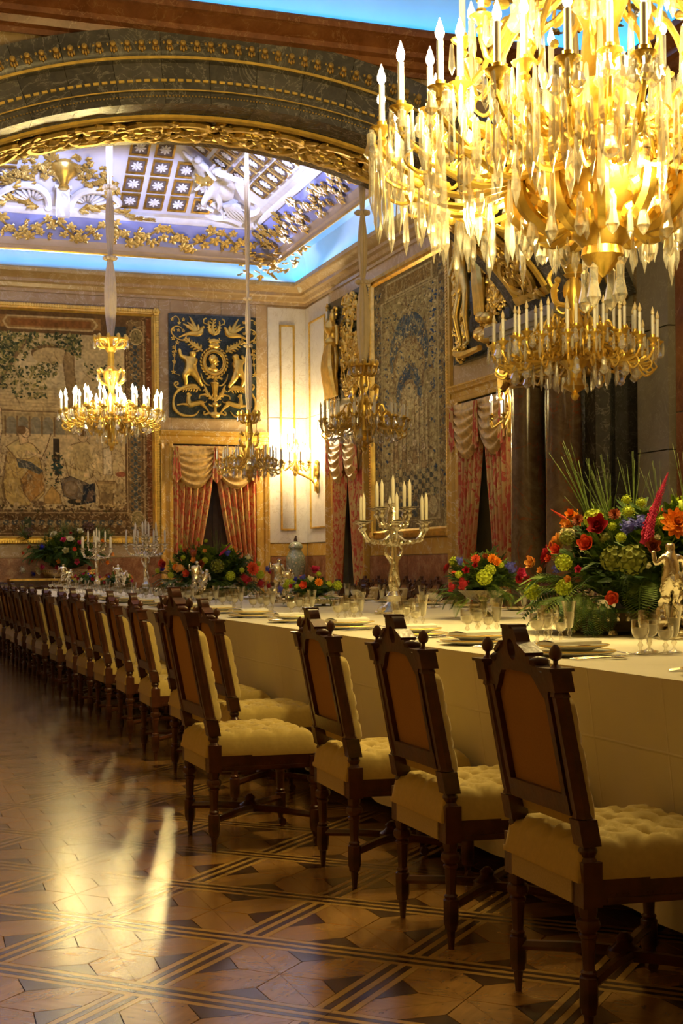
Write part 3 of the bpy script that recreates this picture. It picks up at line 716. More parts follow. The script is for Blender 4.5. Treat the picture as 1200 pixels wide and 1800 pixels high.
# ================================================================ TAPESTRIES (flat woven pictures)
import numpy as np
rs = np.random.RandomState(3)
def vnoise(h, w, cell):
    gh, gw = int(h/cell)+3, int(w/cell)+3; a = rs.rand(gh, gw); y = np.arange(h)/cell; x = np.arange(w)/cell
    yi = y.astype(int); xi = x.astype(int); fy = (y-yi)[:, None]; fx = (x-xi)[None, :]; fy = fy*fy*(3-2*fy); fx = fx*fx*(3-2*fx)
    return (a[yi][:, xi]*(1-fy)*(1-fx)+a[yi+1][:, xi]*fy*(1-fx)+a[yi][:, xi+1]*(1-fy)*fx+a[yi+1][:, xi+1]*fy*fx)
class Paint:
    def __init__(s, x0, x1, y0, y1, res, base):
        s.w = int((x1-x0)*res)+1; s.h = int((y1-y0)*res)+1
        s.X, s.Y = np.meshgrid(np.linspace(x0, x1, s.w), np.linspace(y0, y1, s.h))
        s.a = np.zeros((s.h, s.w, 3)); s.a[:] = base
        s.dn = [vnoise(s.h, s.w, c) for c in (3, 7, 16, 40)]
    def put(s, m, c, k=1.0): s.a[m] = s.a[m]*(1-k)+np.array(c)*k
    def ell(s, cx, cy, rx, ry, c, rot=0, k=1.0, wob=.0, rim=None):
        dx, dy = s.X-cx, s.Y-cy; a = math.radians(rot); u = (dx*cos(a)+dy*sin(a))/rx; v = (-dx*sin(a)+dy*cos(a))/ry
        r = u*u+v*v+(s.dn[1]-.5)*wob; s.put(r < 1, c, k)
        if rim: s.put((r < 1) & (r > .72), rim, .8)
    def poly(s, pts, c, k=1.0, rim=None, wob=0.0):
        X = s.X+(s.dn[1]-.5)*wob; Y = s.Y+(s.dn[2]-.5)*wob; ins = np.zeros(X.shape, bool); n = len(pts); dmin = np.full(X.shape, 1e9)
        for i in range(n):
            (x1, y1), (x2, y2) = pts[i], pts[(i+1) % n]
            if y1 != y2: ins ^= ((y1 > Y) != (y2 > Y)) & (X < (x2-x1)*(Y-y1)/(y2-y1)+x1)
            if rim:
                L = (x2-x1)**2+(y2-y1)**2; t = np.clip(((X-x1)*(x2-x1)+(Y-y1)*(y2-y1))/L, 0, 1); dmin = np.minimum(dmin, np.hypot(X-x1-t*(x2-x1), Y-y1-t*(y2-y1)))
        s.put(ins, c, k)
        if rim: s.put(ins & (dmin < 1.6), rim, .75)
    def rect(s, x0, y0, x1, y1, c, k=1.0): s.put((s.X > x0) & (s.X < x1) & (s.Y > y0) & (s.Y < y1), c, k)
    def line(s, pts, w, c, k=.85):
        for (x1, y1), (x2, y2) in zip(pts, pts[1:]):
            L = (x2-x1)**2+(y2-y1)**2+1e-9; t = np.clip(((s.X-x1)*(x2-x1)+(s.Y-y1)*(y2-y1))/L, 0, 1); s.put(np.hypot(s.X-x1-t*(x2-x1), s.Y-y1-t*(y2-y1)) < w, c, k)
    def leaves(s, x0, y0, x1, y1, n, r, cols, mask=None):
        for i in range(n):
            x, y = rs.uniform(x0, x1), rs.uniform(y0, y1)
            if mask and not mask(x, y): continue
            q = rs.uniform(.5, 1)*r; ix = int((x-s.X[0, 0])/(s.X[0, -1]-s.X[0, 0])*(s.w-1)); iy = int((y-s.Y[0, 0])/(s.Y[-1, 0]-s.Y[0, 0])*(s.h-1)); b = int(q*3)+2
            y0_, y1_, x0_, x1_ = max(0, iy-b), min(s.h, iy+b), max(0, ix-b), min(s.w, ix+b)
            if y1_ <= y0_ or x1_ <= x0_: continue
            X, Y = s.X[y0_:y1_, x0_:x1_], s.Y[y0_:y1_, x0_:x1_]; a = rs.rand()*3.1; u = ((X-x)*cos(a)+(Y-y)*sin(a))/q; v = (-(X-x)*sin(a)+(Y-y)*cos(a))/(q*.55)
            s.a[y0_:y1_, x0_:x1_][u*u+v*v < 1] = cols[rs.randint(len(cols))]
    def strokes(s, n, L, cols, box=None, k=.35, ang=None, w=.9):
        x0, y0, x1, y1 = box or (s.X[0, 0], s.Y[0, 0], s.X[0, -1], s.Y[-1, 0]); rx = (s.w-1)/(s.X[0, -1]-s.X[0, 0]); ry = (s.h-1)/(s.Y[-1, 0]-s.Y[0, 0])
        for i in range(n):
            x, y = rs.uniform(x0, x1), rs.uniform(y0, y1); a = rs.uniform(0, 3.14) if ang is None else ang+rs.uniform(-.35, .35); l = L*rs.uniform(.5, 1.2); c = np.array(cols[rs.randint(len(cols))]); cv = rs.uniform(-.8, .8)
            for t in np.linspace(0, 1, int(l*1.6)+2):
                aa = a+cv*t; ix, iy = int((x+cos(aa)*l*t-s.X[0, 0])*rx), int((y+sin(aa)*l*t-s.Y[0, 0])*ry)
                if 0 <= ix < s.w-1 and 0 <= iy < s.h-1: s.a[iy, ix] = s.a[iy, ix]*(1-k)+c*k; s.a[iy, ix+1] = s.a[iy, ix+1]*(1-k*.6)+c*k*.6
    def mesh(s, name, mat, fn):
        n = s.w*s.h; shade = .80+.22*s.dn[0]+.14*s.dn[1]+.10*s.dn[3]; a = np.clip(s.a*shade[..., None], 0, 1)
        co = fn(s.X.ravel(), s.Y.ravel()).astype(np.float32); idx = np.arange(n).reshape(s.h, s.w)
        q = np.stack([idx[:-1, :-1], idx[1:, :-1], idx[1:, 1:], idx[:-1, 1:]], -1).reshape(-1, 4)
        me = bpy.data.meshes.new(name); me.vertices.add(n); me.vertices.foreach_set('co', co.ravel())
        me.loops.add(q.size); me.loops.foreach_set('vertex_index', q.ravel().astype(np.int32)); me.polygons.add(len(q))
        me.polygons.foreach_set('loop_start', (np.arange(len(q))*4).astype(np.int32)); me.update(calc_edges=True)
        ca = me.color_attributes.new('weave', 'BYTE_COLOR', 'POINT'); c4 = np.ones((n, 4), np.float32); c4[:, :3] = a.reshape(-1, 3); ca.data.foreach_set('color_srgb', c4.ravel())
        me.materials.append(mat); return me
def weave_mat():
    t = NT('tapestry_weave'); a = t.n.new('ShaderNodeAttribute'); a.attribute_name = 'weave'
    t.link(a.outputs['Color'], t.b.inputs['Base Color']); t.set(Roughness=.95); t.b.inputs['Specular IOR Level'].default_value = .1; return t.m
weave = weave_mat()
OCH = (.66, .55, .33); DKB = (.36, .26, .15); TAN = (.74, .64, .42); BLU = (.27, .29, .27); GRN = (.26, .29, .18); PAL = (.80, .72, .52); SHD = (.44, .35, .21); RED = (.55, .28, .16)
def back_tapestry():
    P = Paint(-47, 281, 545, 953, 1.0, (.40, .30, .17))
    P.rect(-20, 590, 226, 900, TAN)                                    # sky/ground
    P.put((P.Y > 590) & (P.Y < 700) & (P.X > -20) & (P.X < 226), (.70, .62, .42), .7)
    for y in range(640, 740, 6): P.line([(-20, y), (120, y+2)], .8, SHD, .25)
    # top cartouche and border
    P.rect(-20, 560, 185, 582, (.56, .42, .22)); P.line([(25, 562), (170, 562), (178, 572), (170, 583), (25, 583), (18, 572), (25, 562)], 1.6, TAN); P.rect(30, 566, 168, 579, (.50, .33, .16))
    for x in range(236, 252, 1): pass
    P.rect(232, 560, 256, 945, (.46, .37, .22))
    for y in range(575, 935, 11):
        P.ell(244, y, 4, 4.5, BLU); P.ell(238, y+5, 3, 2.4, (.30, .30, .26)); P.ell(250, y+5, 3, 2.4, (.30, .30, .26))
    P.rect(258, 560, 262, 945, TAN, .6); P.rect(264, 555, 276, 948, (.50, .29, .15), .8); P.line([(230, 588), (230, 905)], 1.0, TAN)
    P.rect(-20, 908, 230, 938, (.38, .28, .16))
    for x in range(-10, 225, 15): P.ell(x, 922, 6, 5, BLU, 0, .8); P.ell(x+7, 924, 4, 6, OCH, 20, .6); P.ell(x, 922, 2, 2, TAN)
    P.rect(50, 912, 62, 934, GRN)
    P.rect(0, 903, 230, 906, TAN, .6); P.rect(0, 940, 230, 942, TAN, .5)
    for (x, y) in ((247, 590), (247, 915)): P.ell(x, y, 12, 15, (.50, .44, .26), 0, 1, 0, TAN)
    P.rect(195, 572, 230, 592, (.24, .26, .24))
    # arcade behind
    P.rect(10, 730, 215, 768, (.63, .54, .34))
    for x in (30, 50, 71, 92, 113): P.ell(x, 748, 8.5, 11, (.50, .46, .34)); P.rect(x-8.5, 748, x+8.5, 768, (.50, .46, .34)); P.line([(x-10, 738), (x-10, 770)], 1.5, DKB, .6)
    P.line([(5, 727), (215, 730)], 1.4, SHD)
    P.ell(100, 650, 60, 36, (.76, .68, .48), 0, .8)
    # big arch and tree
    P.ell(100, 625, 36, 16, SHD); P.ell(100, 630, 33, 15, (.72, .62, .40))
    P.poly([(118, 640), (128, 600), (140, 600), (138, 650), (146, 720), (128, 720)], (.56, .46, .28), 1, SHD)
    P.line([(0, 700), (20, 660), (45, 620), (60, 600)], 4, (.42, .33, .20))
    gl = [GRN, (.20, .23, .15), (.36, .36, .20), (.56, .50, .28), (.46, .44, .24)]
    P.leaves(-20, 590, 150, 640, 700, 4.2, gl, lambda x, y: y < 612+18*sin(x*.05)+rs.uniform(-10, 20))
    P.leaves(-20, 600, 34, 690, 420, 4.0, gl, lambda x, y: x < 44-(y-600)*.25)
    P.leaves(30, 650, 90, 705, 170, 3.6, gl); P.leaves(75, 640, 110, 665, 60, 3.4, gl); P.leaves(140, 640, 226, 700, 120, 3.5, gl, lambda x, y: x > 150+(y-640)*.6)
    # statue on a pedestal at the left edge
    P.poly([(-14, 725), (14, 722), (16, 760), (8, 800), (12, 838), (-12, 838), (-14, 790)], PAL, 1, DKB)
    P.poly([(-20, 842), (24, 842), (20, 850), (20, 890), (26, 893), (-20, 893)], (.66, .56, .34), 1, DKB); P.ell(0, 870, 9, 12, SHD, 0, .5); P.ell(0, 866, 5, 5, TAN)
    # seated lady left
    P.poly([(22, 800), (40, 790), (62, 792), (78, 808), (84, 838), (86, 872), (66, 892), (30, 896), (18, 880), (14, 840)], (.72, .60, .32), 1, DKB)
    P.poly([(44, 848), (66, 820), (86, 840), (86, 866), (62, 888), (50, 872)], (.64, .47, .22), 1, DKB)
    P.poly([(44, 858), (62, 888), (52, 868), (60, 846)], DKB, .5)
    P.poly([(20, 790), (42, 776), (66, 784), (80, 800), (60, 812), (38, 812)], (.76, .66, .40), 1, DKB)
    P.poly([(38, 810), (62, 816), (84, 832), (76, 838), (56, 828), (42, 826)], BLU, .9)
    P.poly([(40, 766), (54, 764), (60, 782), (44, 788)], (.78, .66, .44), 1, SHD); P.ell(54, 765, 8, 10, (.80, .68, .46), -10, 1, 0, DKB)
    P.ell(47, 761, 8, 8, (.44, .34, .20)); P.line([(22, 800), (14, 860), (20, 890)], 1.6, SHD)
    P.line([(56, 800), (80, 806), (88, 812)], 3.5, (.80, .68, .46)); P.ell(60, 843, 5, 6, SHD)
    P.ell(38, 893, 5, 7, (.78, .66, .44)); P.ell(75, 888, 12, 4, DKB, 8, .8)
    # central garland stem
    P.poly([(101, 775), (111, 775), (113, 830), (106, 862), (100, 830)], (.24, .20, .14)); P.leaves(84, 800, 118, 862, 120, 3.2, [OCH, TAN, SHD, GRN]); P.leaves(100, 812, 118, 838, 26, 3.6, [(.18, .24, .20)])
    P.poly([(84, 876), (98, 856), (112, 872), (116, 890), (84, 890)], (.70, .55, .28), 1, SHD)
    P.line([(97, 766), (90, 790), (80, 812)], .9, DKB)
    # seated figure right
    P.poly([(118, 806), (132, 784), (158, 776), (172, 790), (174, 820), (168, 842), (150, 852), (126, 840)], (.72, .62, .38), 1, DKB)
    P.ell(152, 770, 9, 11, (.76, .64, .42), 0, 1, 0, SHD); P.ell(153, 763, 9, 7, (.42, .32, .18))
    P.line([(166, 788), (176, 812), (158, 838)], 5.0, (.82, .72, .48)); P.line([(130, 792), (122, 806), (132, 820)], 4.5, (.80, .70, .46)); P.ell(158, 838, 5, 4, (.84, .72, .48))
    P.poly([(112, 846), (130, 840), (154, 850), (172, 858), (168, 884), (148, 890), (118, 876)], (.44, .38, .28), 1, (.18, .15, .12)); P.ell(130, 862, 13, 14, (.52, .44, .31), 10, 1, .4, SHD)
    P.poly([(152, 856), (172, 852), (174, 886), (150, 890)], (.15, .16, .17)); P.poly([(160, 868), (170, 864), (168, 884), (156, 886)], (.38, .30, .22)); P.ell(140, 886, 16, 5, (.20, .18, .14), 5); P.ell(143, 884, 5, 3, (.70, .56, .34))
    # pedestal and vase right
    P.poly([(186, 790), (202, 786), (204, 838), (186, 838)], PAL, 1, SHD)
    P.poly([(172, 848), (208, 848), (214, 856), (206, 864), (204, 890), (212, 896), (176, 896), (180, 888), (178, 862)], (.68, .57, .34), 1, DKB)
    P.rect(174, 850, 208, 853, DKB, .6); P.ell(188, 878, 7, 11, SHD, 0, .7); P.ell(200, 878, 5, 11, SHD, 0, .5); P.ell(218, 836, 9, 5, RED, 0, .8); P.rect(208, 852, 224, 900, (.62, .52, .32), .7)
    P.strokes(240, 13, [SHD, DKB, PAL, OCH], (14, 795, 88, 893), .26, 1.45); P.strokes(150, 11, [SHD, DKB, PAL], (112, 790, 176, 890), .26, 1.4); P.strokes(300, 14, [SHD, TAN], (-20, 590, 226, 780), .22)
    P.strokes(110, 8, [DKB, SHD], (172, 786, 226, 896), .3, 1.57); P.strokes(90, 8, [DKB, SHD], (-20, 786, 26, 896), .3, 1.57); P.strokes(500, 5, [TAN, OCH, (.20, .16, .10)], (-20, 905, 278, 942), .5); P.strokes(500, 5, [TAN, OCH, (.20, .16, .10)], (230, 556, 278, 945), .5)
    P.leaves(205, 860, 226, 898, 50, 4, [SHD, OCH, TAN]); P.leaves(-20, 892, 226, 904, 160, 3.5, [DKB, SHD, (.30, .25, .14), OCH])
    return P
def right_tapestry():
    P = Paint(0, 140, 0, 380, 1.35, (.46, .39, .22))
    c1, c2, c3 = (.56, .50, .30), (.64, .57, .35), (.72, .65, .43)
    P.rect(18, 40, 122, 330, c1)
    P.rect(25, 12, 115, 34, (.50, .40, .20)); P.line([(28, 12), (112, 12), (112, 34), (28, 34), (28, 12)], 1.5, c3); P.rect(0, 0, 140, 5, DKB)
    P.leaves(5, 20, 17, 350, 190, 3.4, [BLU, c2, SHD, (.16, .22, .28)]); P.leaves(124, 20, 136, 350, 190, 3.4, [BLU, c2, SHD, (.16, .22, .28)])
    for (x0, x1) in ((22, 32), (108, 118)):
        P.rect(x0, 70, x1, 300, c2); P.leaves(x0, 70, x1, 300, 110, 3.2, [(.20, .27, .33), c3, SHD, c1])
    P.ell(70, 125, 36, 58, (.26, .31, .32)); P.rect(36, 125, 104, 150, (.30, .34, .33), .5)
    P.ell(70, 150, 30, 48, c2, 0, 1, .2, SHD); P.ell(70, 190, 24, 50, (.25, .30, .32)); P.ell(70, 205, 18, 44, c3, 0, 1, .2, SHD); P.rect(46, 205, 94, 300, c2)
    for x in (38, 46, 54, 62, 78, 86, 94, 102): P.rect(x-2, 190, x+2, 300, c3); P.line([(x+2.5, 190), (x+2.5, 300)], .8, SHD)
    P.leaves(34, 160, 106, 300, 240, 2.6, [c3, SHD, (.34, .36, .30), c1, OCH]); P.line([(42, 88), (56, 104), (84, 104), (98, 88)], 2.0, c2, .5); P.leaves(36, 84, 104, 160, 260, 2.6, [c2, SHD, c3, (.30, .33, .32)])
    P.leaves(60, 45, 80, 70, 40, 3, [c3, SHD]); P.leaves(22, 40, 118, 75, 130, 2.6, [c3, SHD, BLU, c1])
    for x, y in ((45, 252), (60, 262), (80, 258), (96, 266), (70, 282)): P.poly([(x-5, y+26), (x-3, y), (x+3, y), (x+6, y+26)], OCH if x % 2 else (.60, .50, .30), 1, SHD); P.ell(x, y-4, 3.5, 4.5, PAL)
    for i in range(12):
        for j in range(5): P.rect(36+i*7, 292+j*7, 43+i*7, 299+j*7, (.20, .22, .20) if (i+j) % 2 else c2, .75)
    P.leaves(20, 322, 120, 350, 130, 3.2, [SHD, c3, BLU, GRN]); P.rect(50, 336, 84, 358, (.28, .30, .27)); P.ell(112, 345, 9, 14, c3, 0, 1, 0, SHD); P.ell(24, 345, 9, 14, c3, 0, 1, 0, SHD)
    P.strokes(2600, 9, [c1, c2, c3, SHD], (5, 8, 135, 372), .45, 1.57); P.strokes(900, 5, [SHD, c3, DKB], (5, 8, 135, 372), .4)
    P.line([(18, 38), (122, 38), (122, 362), (18, 362), (18, 38)], 1.2, c3, .6); P.leaves(108, 40, 120, 140, 50, 3, [(.18, .26, .34), c3])
    return P
def big_frame(ax, pos, a0, a1, z0, z1, label, P, mapf, cat='tapestry', fw=.13):
    t = thing('framed_tapestry', label, cat, T(*( ((a0+a1)/2, pos, z0) if ax == 'y' else (pos, (a0+a1)/2, z0))))
    Mi = t.matrix_basis.inverted()
    g = G(); prof = [(0, 0), (0, .05), (.02, .075), (.05, .08), (.06, .05), (.085, .05), (.10, .07), (fw, .035), (fw, 0)]
    cs = [(a0, z0, 1, 1), (a1, z0, -1, 1), (a1, z1, -1, -1), (a0, z1, 1, -1), (a0, z0, 1, 1)]
    if ax == 'y': path = [(Vector((x, pos, z)), Vector((dx, 0, dz)), Vector((0, -1, 0))) for x, z, dx, dz in cs]
    else: path = [(Vector((pos, x, z)), Vector((0, dx, dz)), Vector((-1, 0, 0))) for x, z, dx, dz in cs]
    fr = obj('gilt_frame', G().add(g.sweep(prof, path), Mi), gold, t)
    b = G(); e = G().box((0, 0, 0), (.022, .055, .03))
    def put(a, z, rot):
        M = (T(a, pos-.078, z) if ax == 'y' else T(pos-.078, a, z)) 
        if ax == 'y': b.box((a, pos-.082, z), (.022 if rot else .05, .012, .05 if rot else .022))
        else: b.box((pos-.082, a, z), (.012, .022 if rot else .05, .05 if rot else .022))
    n = int((a1-a0-.1)/.042)
    for i in range(n): put(a0+.06+i*.042, z0+.036, True); put(a0+.06+i*.042, z1-.036, True)
    n = int((z1-z0-.1)/.042)
    for i in range(n): put(a0+.036, z0+.06+i*.042, False); put(a1-.036, z0+.06+i*.042, False)
    obj('frame_beading', G().add(b, Mi), gold, fr, kind='stuff')
    for (a, z) in ((a0+.05, z1-.05), (a1-.05, z1-.05), (a0+.05, z0+.05), (a1-.05, z0+.05)):
        g = G()
        for k in range(6): g.ell((.04*cos(k*pi/3), 0, .04*sin(k*pi/3)), (.032, .02, .032), 6, 4)
        g.ell((0, -.01, 0), .03, 6, 4); obj('corner_rosette', G().add(g, Mi @ (T(a, pos-.08, z) if ax == 'y' else T(pos-.08, a, z) @ RZ(pi/2))), gold, fr)
    me = P.mesh('woven_picture', weave, mapf); o = mk('woven_picture', me, t, Mi)
    return t
xb = lambda X, Y: np.stack([4.90-.0-(281-X)/328*3.25+.0, np.full(X.shape, BY-.03), 5.55-(Y-545)/408*4.0], -1)
big_frame('y', BY, 1.60, 4.86, 1.56, 5.53, 'large woven tapestry of robed seated figures in a gilt frame, back wall', back_tapestry(),
          lambda X, Y: np.stack([4.80-(281-X)/328*3.14, np.full(X.shape, BY-.03), 5.47-(Y-545)/408*3.85], -1))
big_frame('x', RX, 17.02, 20.04, 1.55, 5.52, 'tall woven tapestry with a blue arch in a gilt frame, right wall', right_tapestry(),
          lambda X, Y: np.stack([np.full(X.shape, RX-.03), 19.97-X/140*2.88, 5.45-Y/380*3.83], -1))
# ================================================================ GILT RELIEF PANELS
def relief_panel(ax, a0, a1, z0, z1, label):
    pos = BY if ax == 'y' else RX
    w, h = a1-a0, z1-z0
    M = Matrix(((1, 0, 0, a0), (0, 0, -1, pos-.055), (0, 1, 0, z0), (0, 0, 0, 1))) if ax == 'y' else Matrix(((0, 0, -1, pos-.055), (-1, 0, 0, a1), (0, 1, 0, z0), (0, 0, 0, 1)))
    t = thing('relief_panel', label, 'relief', M)
    obj('marble_ground', G().bb(0, w, 0, h, -.05, .03), green_m, t)
    return t
# figures as one skinned surface. joints in a plane (x right, y up, z out)
def figure(J, sc=1.0, child=True, sub=1):
    # J: dict of joints: head, neck, chest, hip, le, lh, re, rh, lk, lf, rk, rf (+ toes)
    k = 1.25 if child else 1.0
    order = ['hip', 'belly', 'chest', 'neck', 'head', 'top', 'ls', 'le', 'lh', 'rs', 're', 'rh', 'll', 'lk', 'la', 'lf', 'rl', 'rk', 'ra', 'rf']
    rad = dict(hip=.075, belly=.075, chest=.080, neck=.034, head=.060, top=.045, ls=.042, le=.032, lh=.024, rs=.042, re=.032, rh=.024, ll=.060, lk=.045, la=.028, lf=.022, rl=.060, rk=.045, ra=.028, rf=.022)
    ed = [('hip', 'belly'), ('belly', 'chest'), ('chest', 'neck'), ('neck', 'head'), ('head', 'top'), ('chest', 'ls'), ('ls', 'le'), ('le', 'lh'), ('chest', 'rs'), ('rs', 're'), ('re', 'rh'), ('hip', 'll'), ('ll', 'lk'), ('lk', 'la'), ('la', 'lf'), ('hip', 'rl'), ('rl', 'rk'), ('rk', 'ra'), ('ra', 'rf')]
    ix = {n: i for i, n in enumerate(order)}
    return skin([Vector(J[n])*sc for n in order], [(ix[a], ix[b]) for a, b in ed], [rad[n]*k*sc*(1 if child or n not in ('head', 'top') else .8) for n in order], sub)
def scroll(g, pts, w, z=.045, n=18, depth=.8):
    stube(g, [(p[0], p[1], (p[2] if len(p) > 2 else z)) for p in pts], w, n, 6, flat=depth, up=(0, 0, 1))
def spiral(g, c, r, turns, w, s=1, a0=0, z=.045):
    pts = [(c[0]+r*(1-t)*cos(a0+s*t*turns*2*pi), c[1]+r*(1-t)*sin(a0+s*t*turns*2*pi), z) for t in [i/16 for i in range(16)]]
    g.tube(pts, lerpl([w, w*.8, w*1.3], 15), 6)
def acanthus(g, p0, p1, n, w, side=1, z=.05):
    a = Vector((*p0, z)); b = Vector((*p1, z)); d = b-a; nn = Vector((-d.y, d.x, 0)).normalized()
    g.tube([a, a+d*.5+nn*w*.3*side, b], [w*.30, w*.34, w*.12], 6)
    for i in range(n):
        t = (i+.5)/n; c = a+d*t+nn*w*.3*side*sin(t*pi); L = w*(1.1-.5*t)
        for s in (-1, 1):
            q = c+nn*s*L*.55+d.normalized()*L*.35; ang = atan2((nn*s*.8+d.normalized()*.6).y, (nn*s*.8+d.normalized()*.6).x)
            g.ell(q, (L*.55, L*.24, w*.28), 6, 4, RZ(ang))
def ivy(g, x, y, r, z=.045):
    for k in range(5): g.ell((x+r*.55*cos(k*1.257+.3), y+r*.55*sin(k*1.257+.3), z), (r*.5, r*.3, r*.25), 5, 3, RZ(k*1.257+.3))
# ---- panel over the back door, traced in a 1.06 x 1.295 unit field
pA = relief_panel('y', 5.02, 6.55, 3.70, 5.47, 'gilt relief with cherubs around a portrait medallion above the back door')
KX, KY = 1.53/1060, 1.77/1295
def q(x, y, z=.05): return ((x-70)*KX, (1385-y)*KY, z)
def mir(f, name, mat=gold):
    pass
def half(g):
    sc_ = scroll
    sc_(g, [q(*p) for p in ((450, 1040), (380, 985), (300, 985), (200, 1030), (140, 1090), (115, 1180), (130, 1280), (200, 1345), (300, 1360), (380, 1345), (425, 1290))], [.012, .03, .034, .03, .02, .018, .03, .026, .02, .016, .006], n=34)
    spiral(g, q(160, 965), .055, 1.1, .018, -1, -1.6); sc_(g, [q(150, 1010), q(200, 1020), q(260, 1010)], [.015, .02, .02])
    sc_(g, [q(600, 1150), q(540, 1090), q(500, 1000), q(480, 960)], [.03, .026, .018, .01]); acanthus(g, q(600, 1140)[:2], q(480, 1020)[:2], 4, .06)
    acanthus(g, q(430, 1010)[:2], q(230, 1040)[:2], 6, .075, -1)
    sc_(g, [q(560, 1110), q(500, 1090), q(440, 1100), q(425, 1140)], [.02, .018, .014, .014])
    acanthus(g, q(470, 540)[:2], q(260, 380)[:2], 6, .085)
    sc_(g, [q(470, 550), q(400, 470), q(300, 430), q(180, 410), q(110, 350), q(100, 290), q(150, 250), q(210, 260), q(240, 310)], [.02, .02, .014, .012, .012, .012, .011, .01, .006], n=30)
    sc_(g, [q(200, 200), q(185, 150), q(150, 125), q(110, 150)], [.008, .008, .008, .006])
    for (x, y, r) in ((110, 165, .036), (245, 160, .036), (195, 205, .034), (125, 295, .034), (185, 295, .034), (245, 300, .034), (120, 400, .042), (170, 450, .042), (125, 515, .036), (150, 560, .03), (130, 610, .036), (130, 690, .04), (120, 820, .044), (120, 570, .03)): ivy(g, *q(x, y)[:2], r)
    sc_(g, [q(160, 440), q(140, 560), q(130, 700), q(120, 820), q(200, 860)], [.008, .008, .008, .008, .005])
    # bird
    sc_(g, [q(490, 240), q(470, 255), q(450, 310), q(400, 330), q(300, 335), q(190, 385)], [.012, .026, .05, .05, .03, .012], z=.06, n=14)
    g.ell(q(482, 250, .07), .028, 6, 4)
    for (a, b) in (((410, 300), (315, 120)), ((400, 310), (330, 150)), ((400, 310), (290, 190)), ((390, 310), (240, 215)), ((390, 315), (280, 255)), ((425, 290), (420, 210))):
        sc_(g, [q(*a), q((a[0]+b[0])/2, (a[1]+b[1])/2-12), q(*b)], [.03, .026, .008], z=.065, n=5)
    # greyhound
    sc_(g, [q(330, 1110), q(300, 1085), q(280, 1100)], [.016, .03, .018], z=.065, n=5)
    sc_(g, [q(305, 1090), q(295, 1150), q(310, 1215), q(380, 1205), q(440, 1190), q(480, 1190)], [.03, .035, .055, .042, .045, .03], z=.06, n=12)
    sc_(g, [q(300, 1225), q(230, 1215), q(160, 1230)], [.03, .018, .012], n=6); sc_(g, [q(450, 1200), q(500, 1250), q(545, 1310)], [.04, .022, .012], n=6)
    sc_(g, [q(470, 1185), q(510, 1180), q(520, 1160)], [.01, .007, .005], n=5)
    # lyre stems round the medallion
    sc_(g, [q(450, 820), q(470, 900), q(520, 960), q(560, 970)], [.008, .014, .014, .01]); sc_(g, [q(520, 890), q(560, 870), q(600, 880)], [.02, .02, .01]); 
    sc_(g, [q(620, 330), q(560, 300), q(545, 200), q(550, 160)], [.02, .02, .014, .01]); sc_(g, [q(520, 130), q(490, 150), q(490, 190), q(520, 200)], [.012, .014, .012, .01])
    acanthus(g, q(612, 330)[:2], q(540, 190)[:2], 4, .06); acanthus(g, q(612, 450)[:2], q(545, 380)[:2], 3, .05)
    sc_(g, [q(600, 1340), q(540, 1320), q(490, 1340), q(480, 1310), q(500, 1300)], [.03, .02, .015, .012, .01]); sc_(g, [q(600, 1230), q(560, 1220), q(540, 1200)], [.02, .016, .01])
gh = G(); half(gh); MIRX = T((615-70)*KX*2, 0, 0) @ SC(-1, 1, 1)
obj('gilt_scrollwork', gh, gold, pA); o = mk('gilt_scrollwork', bpy.data.objects['gilt_scrollwork'].data, pA, MIRX @ T(0, 0, 0))
g = G(); acanthus(g, q(613, 340)[:2], q(613, 140)[:2], 5, .085); g.ell(q(612, 420), (.10, .05, .03), 8, 5)
scroll(g, [q(620, 950), q(620, 1050), q(620, 1180), q(620, 1360)], [.07, .045, .02, .03], z=.06, n=10); g.ell(q(618, 1340), (.09, .06, .05), 8, 5); g.ell(q(618, 1210), (.06, .05, .05), 8, 5); g.ell(q(615, 940), (.09, .025, .05), 8, 5)
acanthus(g, q(613, 850)[:2], q(613, 930)[:2], 3, .05); obj('gilt_stem', g, gold, pA)
g = G()
cx, cy, _ = q(612, 680)
g.tube([(cx+.185*cos(a), cy+.20*sin(a), .06) for a in [i*pi/16 for i in range(32)]], .028, 6, closed=True)
for i in range(26): a = i*2*pi/26; g.ell((cx+.235*cos(a), cy+.25*sin(a), .055), (.038, .02, .02), 5, 4, RZ(a+pi/2+.5))
g.tube([(cx+.155*cos(a), cy+.165*sin(a), .07) for a in [i*pi/16 for i in range(32)]], .009, 5, closed=True); g.ell((cx, cy+.28, .06), (.10, .05, .04), 8, 5)
md = obj('portrait_medallion', g, gold, pA)
g = G(); g.ell((cx-.01, cy+.03, .07), (.075, .095, .05), 10, 7); g.ell((cx-.03, cy+.05, .085), (.075, .085, .045), 8, 6); g.ell((cx+.062, cy+.01, .08), (.024, .016, .02), 6, 4); g.ell((cx+.04, cy-.045, .08), (.035, .03, .03), 6, 4); stube(g, [(cx-.02, cy-.04, .07), (cx-.03, cy-.11, .07)], [.045, .06], 4, 8); g.ell((cx-.03, cy-.12, .06), (.10, .045, .04), 8, 5)
obj('profile_head', g, gold, md)
def cherub(J, name='cherub'):
    return obj(name, figure({k: q(*v) for k, v in J.items()}, 1, True), gold, pA, ang=None)
cherub(dict(hip=(320, 790, .07), belly=(315, 730, .08), chest=(325, 665, .08), neck=(340, 625, .08), head=(348, 585, .09), top=(345, 550, .09), ls=(270, 650, .08), le=(205, 620, .07), lh=(185, 520, .07), rs=(375, 665, .09), re=(360, 735, .12), rh=(290, 700, .13), ll=(295, 810, .08), lk=(240, 860, .10), la=(270, 950, .07), lf=(255, 985, .07), rl=(350, 820, .09), rk=(400, 890, .11), ra=(445, 960, .07), rf=(470, 990, .07)))
